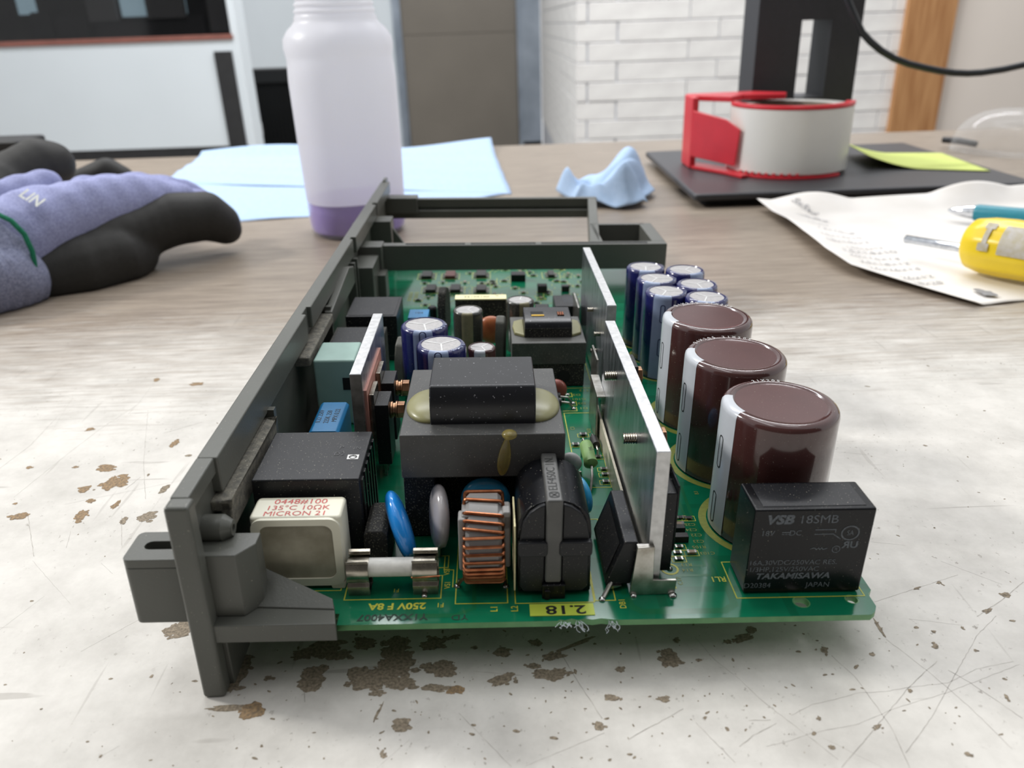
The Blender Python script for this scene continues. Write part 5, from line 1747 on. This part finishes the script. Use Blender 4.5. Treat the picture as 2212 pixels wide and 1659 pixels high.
pen = empty('pen', (334, 575, 0))
tag(pen, 'teal pen with a chrome tip lying on the creased paper', 'pen')
A, B = Vector((327, 579, 9.5)), Vector((402, 506, 12.5))
D = (B - A).normalized()
q = lambda t: tuple(A + D * t - Vector((334, 575, 0)))
MB().tube([q(0), q(1.5), q(6), q(12), q(18)], [.7, 1.4, 3.2, 4.3, 5.0], 20).build('chrome_tip', mat('chrome', (226, 228, 232), 0.12, 1.0), pen, smooth=60)
MB().tube([q(18), q(20), q(60), q(110)], [5.4, 6.0, 6.0, 5.6], 20).build('barrel', mat('teal_pen_barrel', (28, 130, 148), 0.4, var=0.05), pen, smooth=60)

sd = empty('screwdriver', (276, 450, 0))
tag(sd, 'stubby screwdriver with a ribbed yellow handle and steel shaft', 'screwdriver')
A2, B2 = Vector((253, 490, 13)), Vector((275, 455, 14.5))
D2 = (B2 - A2).normalized()
q2 = lambda t: tuple(A2 + D2 * t - Vector((276, 450, 0)))
MB().tube([q2(0), q2(.6), q2(50)], [2.0, 2.6, 2.6], 20).build('steel_shaft', mat('polished_steel', (216, 220, 226), 0.16, 1.0), sd, smooth=60)
M_YEL = mat('yellow_handle_plastic', (238, 206, 32), 0.32, scale=40, var=0.05)
hb = MB()
n_ = 48
ax = D2
u_ = ax.orthogonal().normalized()
w_ = ax.cross(u_)
secs = [(40, 6), (40.4, 11.5), (43, 14.5), (50, 16.2), (62, 16.8), (80, 16.4), (100, 16.8), (120, 16), (126, 12), (127, 0.5)]
V, Fh = [], []
for t, r in secs:
    for i in range(n_):
        a = 2 * math.pi * i / n_
        rr = r * (1 - (.05 * (.5 - .5 * math.cos(12 * a)) if t > 44 else 0))
        pnt = A2 + ax * t + (u_ * math.cos(a) + w_ * math.sin(a)) * rr - Vector((276, 450, 0))
        pnt.z += 4.2
        V.append(pnt)
for s_ in range(len(secs) - 1):
    for i in range(n_):
        j = (i + 1) % n_
        Fh.append((s_ * n_ + i, s_ * n_ + j, (s_ + 1) * n_ + j, (s_ + 1) * n_ + i))
Fh.append(tuple(range(n_))[::-1])
hb.add(V, Fh).build('handle', M_YEL, sd, smooth=50)
MB().tube([tuple(Vector(q2(38)) + Vector((0, 0, 1))), tuple(Vector(q2(41)) + Vector((0, 0, 1)))], [4.2, 4.6], 20).build('collar', mat('brown_steel_collar', (150, 124, 104), 0.4, 0.6), sd)
# worn silver lettering wrapped on the side of the handle that faces the bench front
side = Vector((-.83, -.45, .55))
side = (side - ax * side.dot(ax)).normalized()
tang = ax.cross(side).normalized()
lg = MB()
for t0, t1, a0, a1 in ((53, 59, -.55, .5), (64, 96, -.5, .55)):
    for k in range(8):
        for t_a, t_b in ((t0, t1),):
            fa, fb_ = a0 + (a1 - a0) * k / 8, a0 + (a1 - a0) * (k + 1) / 8
            pts = []
            inset = 1.6 if t0 == 53 and 2 <= k <= 5 else 0
            for t, a in ((t_a + inset, fa), (t_b - inset, fa), (t_b - inset, fb_), (t_a + inset, fb_)):
                dirv = side * math.cos(a) + tang * math.sin(a)
                pnt = A2 + ax * t + dirv * 17.0 - Vector((276, 450, 0))
                pnt.z += 4.2
                pts.append(pnt)
            lg.add(pts, [(0, 1, 2, 3)])
lg.build('worn_silver_print', mat('worn_silver_print', (188, 184, 180), 0.5, scale=200, rgb2=(170, 160, 130)), sd, smooth=60, fix=False)

gg = empty('safety_goggles', (568, 880, 0))
tag(gg, 'clear plastic safety goggles at the right edge of the bench', 'goggles')
m = mat('clear_goggle_plastic', (236, 236, 236), 0.08, scale=20, var=0.01, alpha=0.13, spec=0.9)
sh = MB()
V, Fg = [], []
nu, nv = 36, 14
for j in range(nv + 1):
    ph = math.pi / 2 * j / nv
    for i in range(nu + 1):
        t = math.pi * (0.0 + 1.0 * i / nu)
        V.append((-72 * math.cos(t) * math.cos(ph) ** .6, -46 * math.sin(t) * math.cos(ph) ** .8, 44 * math.sin(ph) ** .9 + 1))
for j in range(nv):
    for i in range(nu):
        a = j * (nu + 1) + i
        Fg.append((a, a + 1, a + nu + 2, a + nu + 1))
o = sh.add(V, Fg).build('lens', m, gg, rot=(0, 0, math.radians(-25)), smooth=60)
solid(o, 1.6)
MB().tube([(-64, 52, 8), (-52, 40, 8), (-40, 24, 6)], [3.4, 3.8, 3.4], 12).build('strap_clip', mat('black_strap_clip', (30, 32, 36), 0.5), gg)
MB().tube([(-72, 20, 3), (-40, -40, 3), (0, -60, 3), (40, -60, 3), (80, -40, 3)], 3.0, 10).build('frame_edge', m, gg, smooth=60)

bk = MB().box(-590, -498, 845, 900, 0, 52)
tag(bk.build('black_case', mat('black_case_plastic', (24, 24, 26), 0.5), None, bevel=3), 'black plastic case cut off by the left edge', 'case')
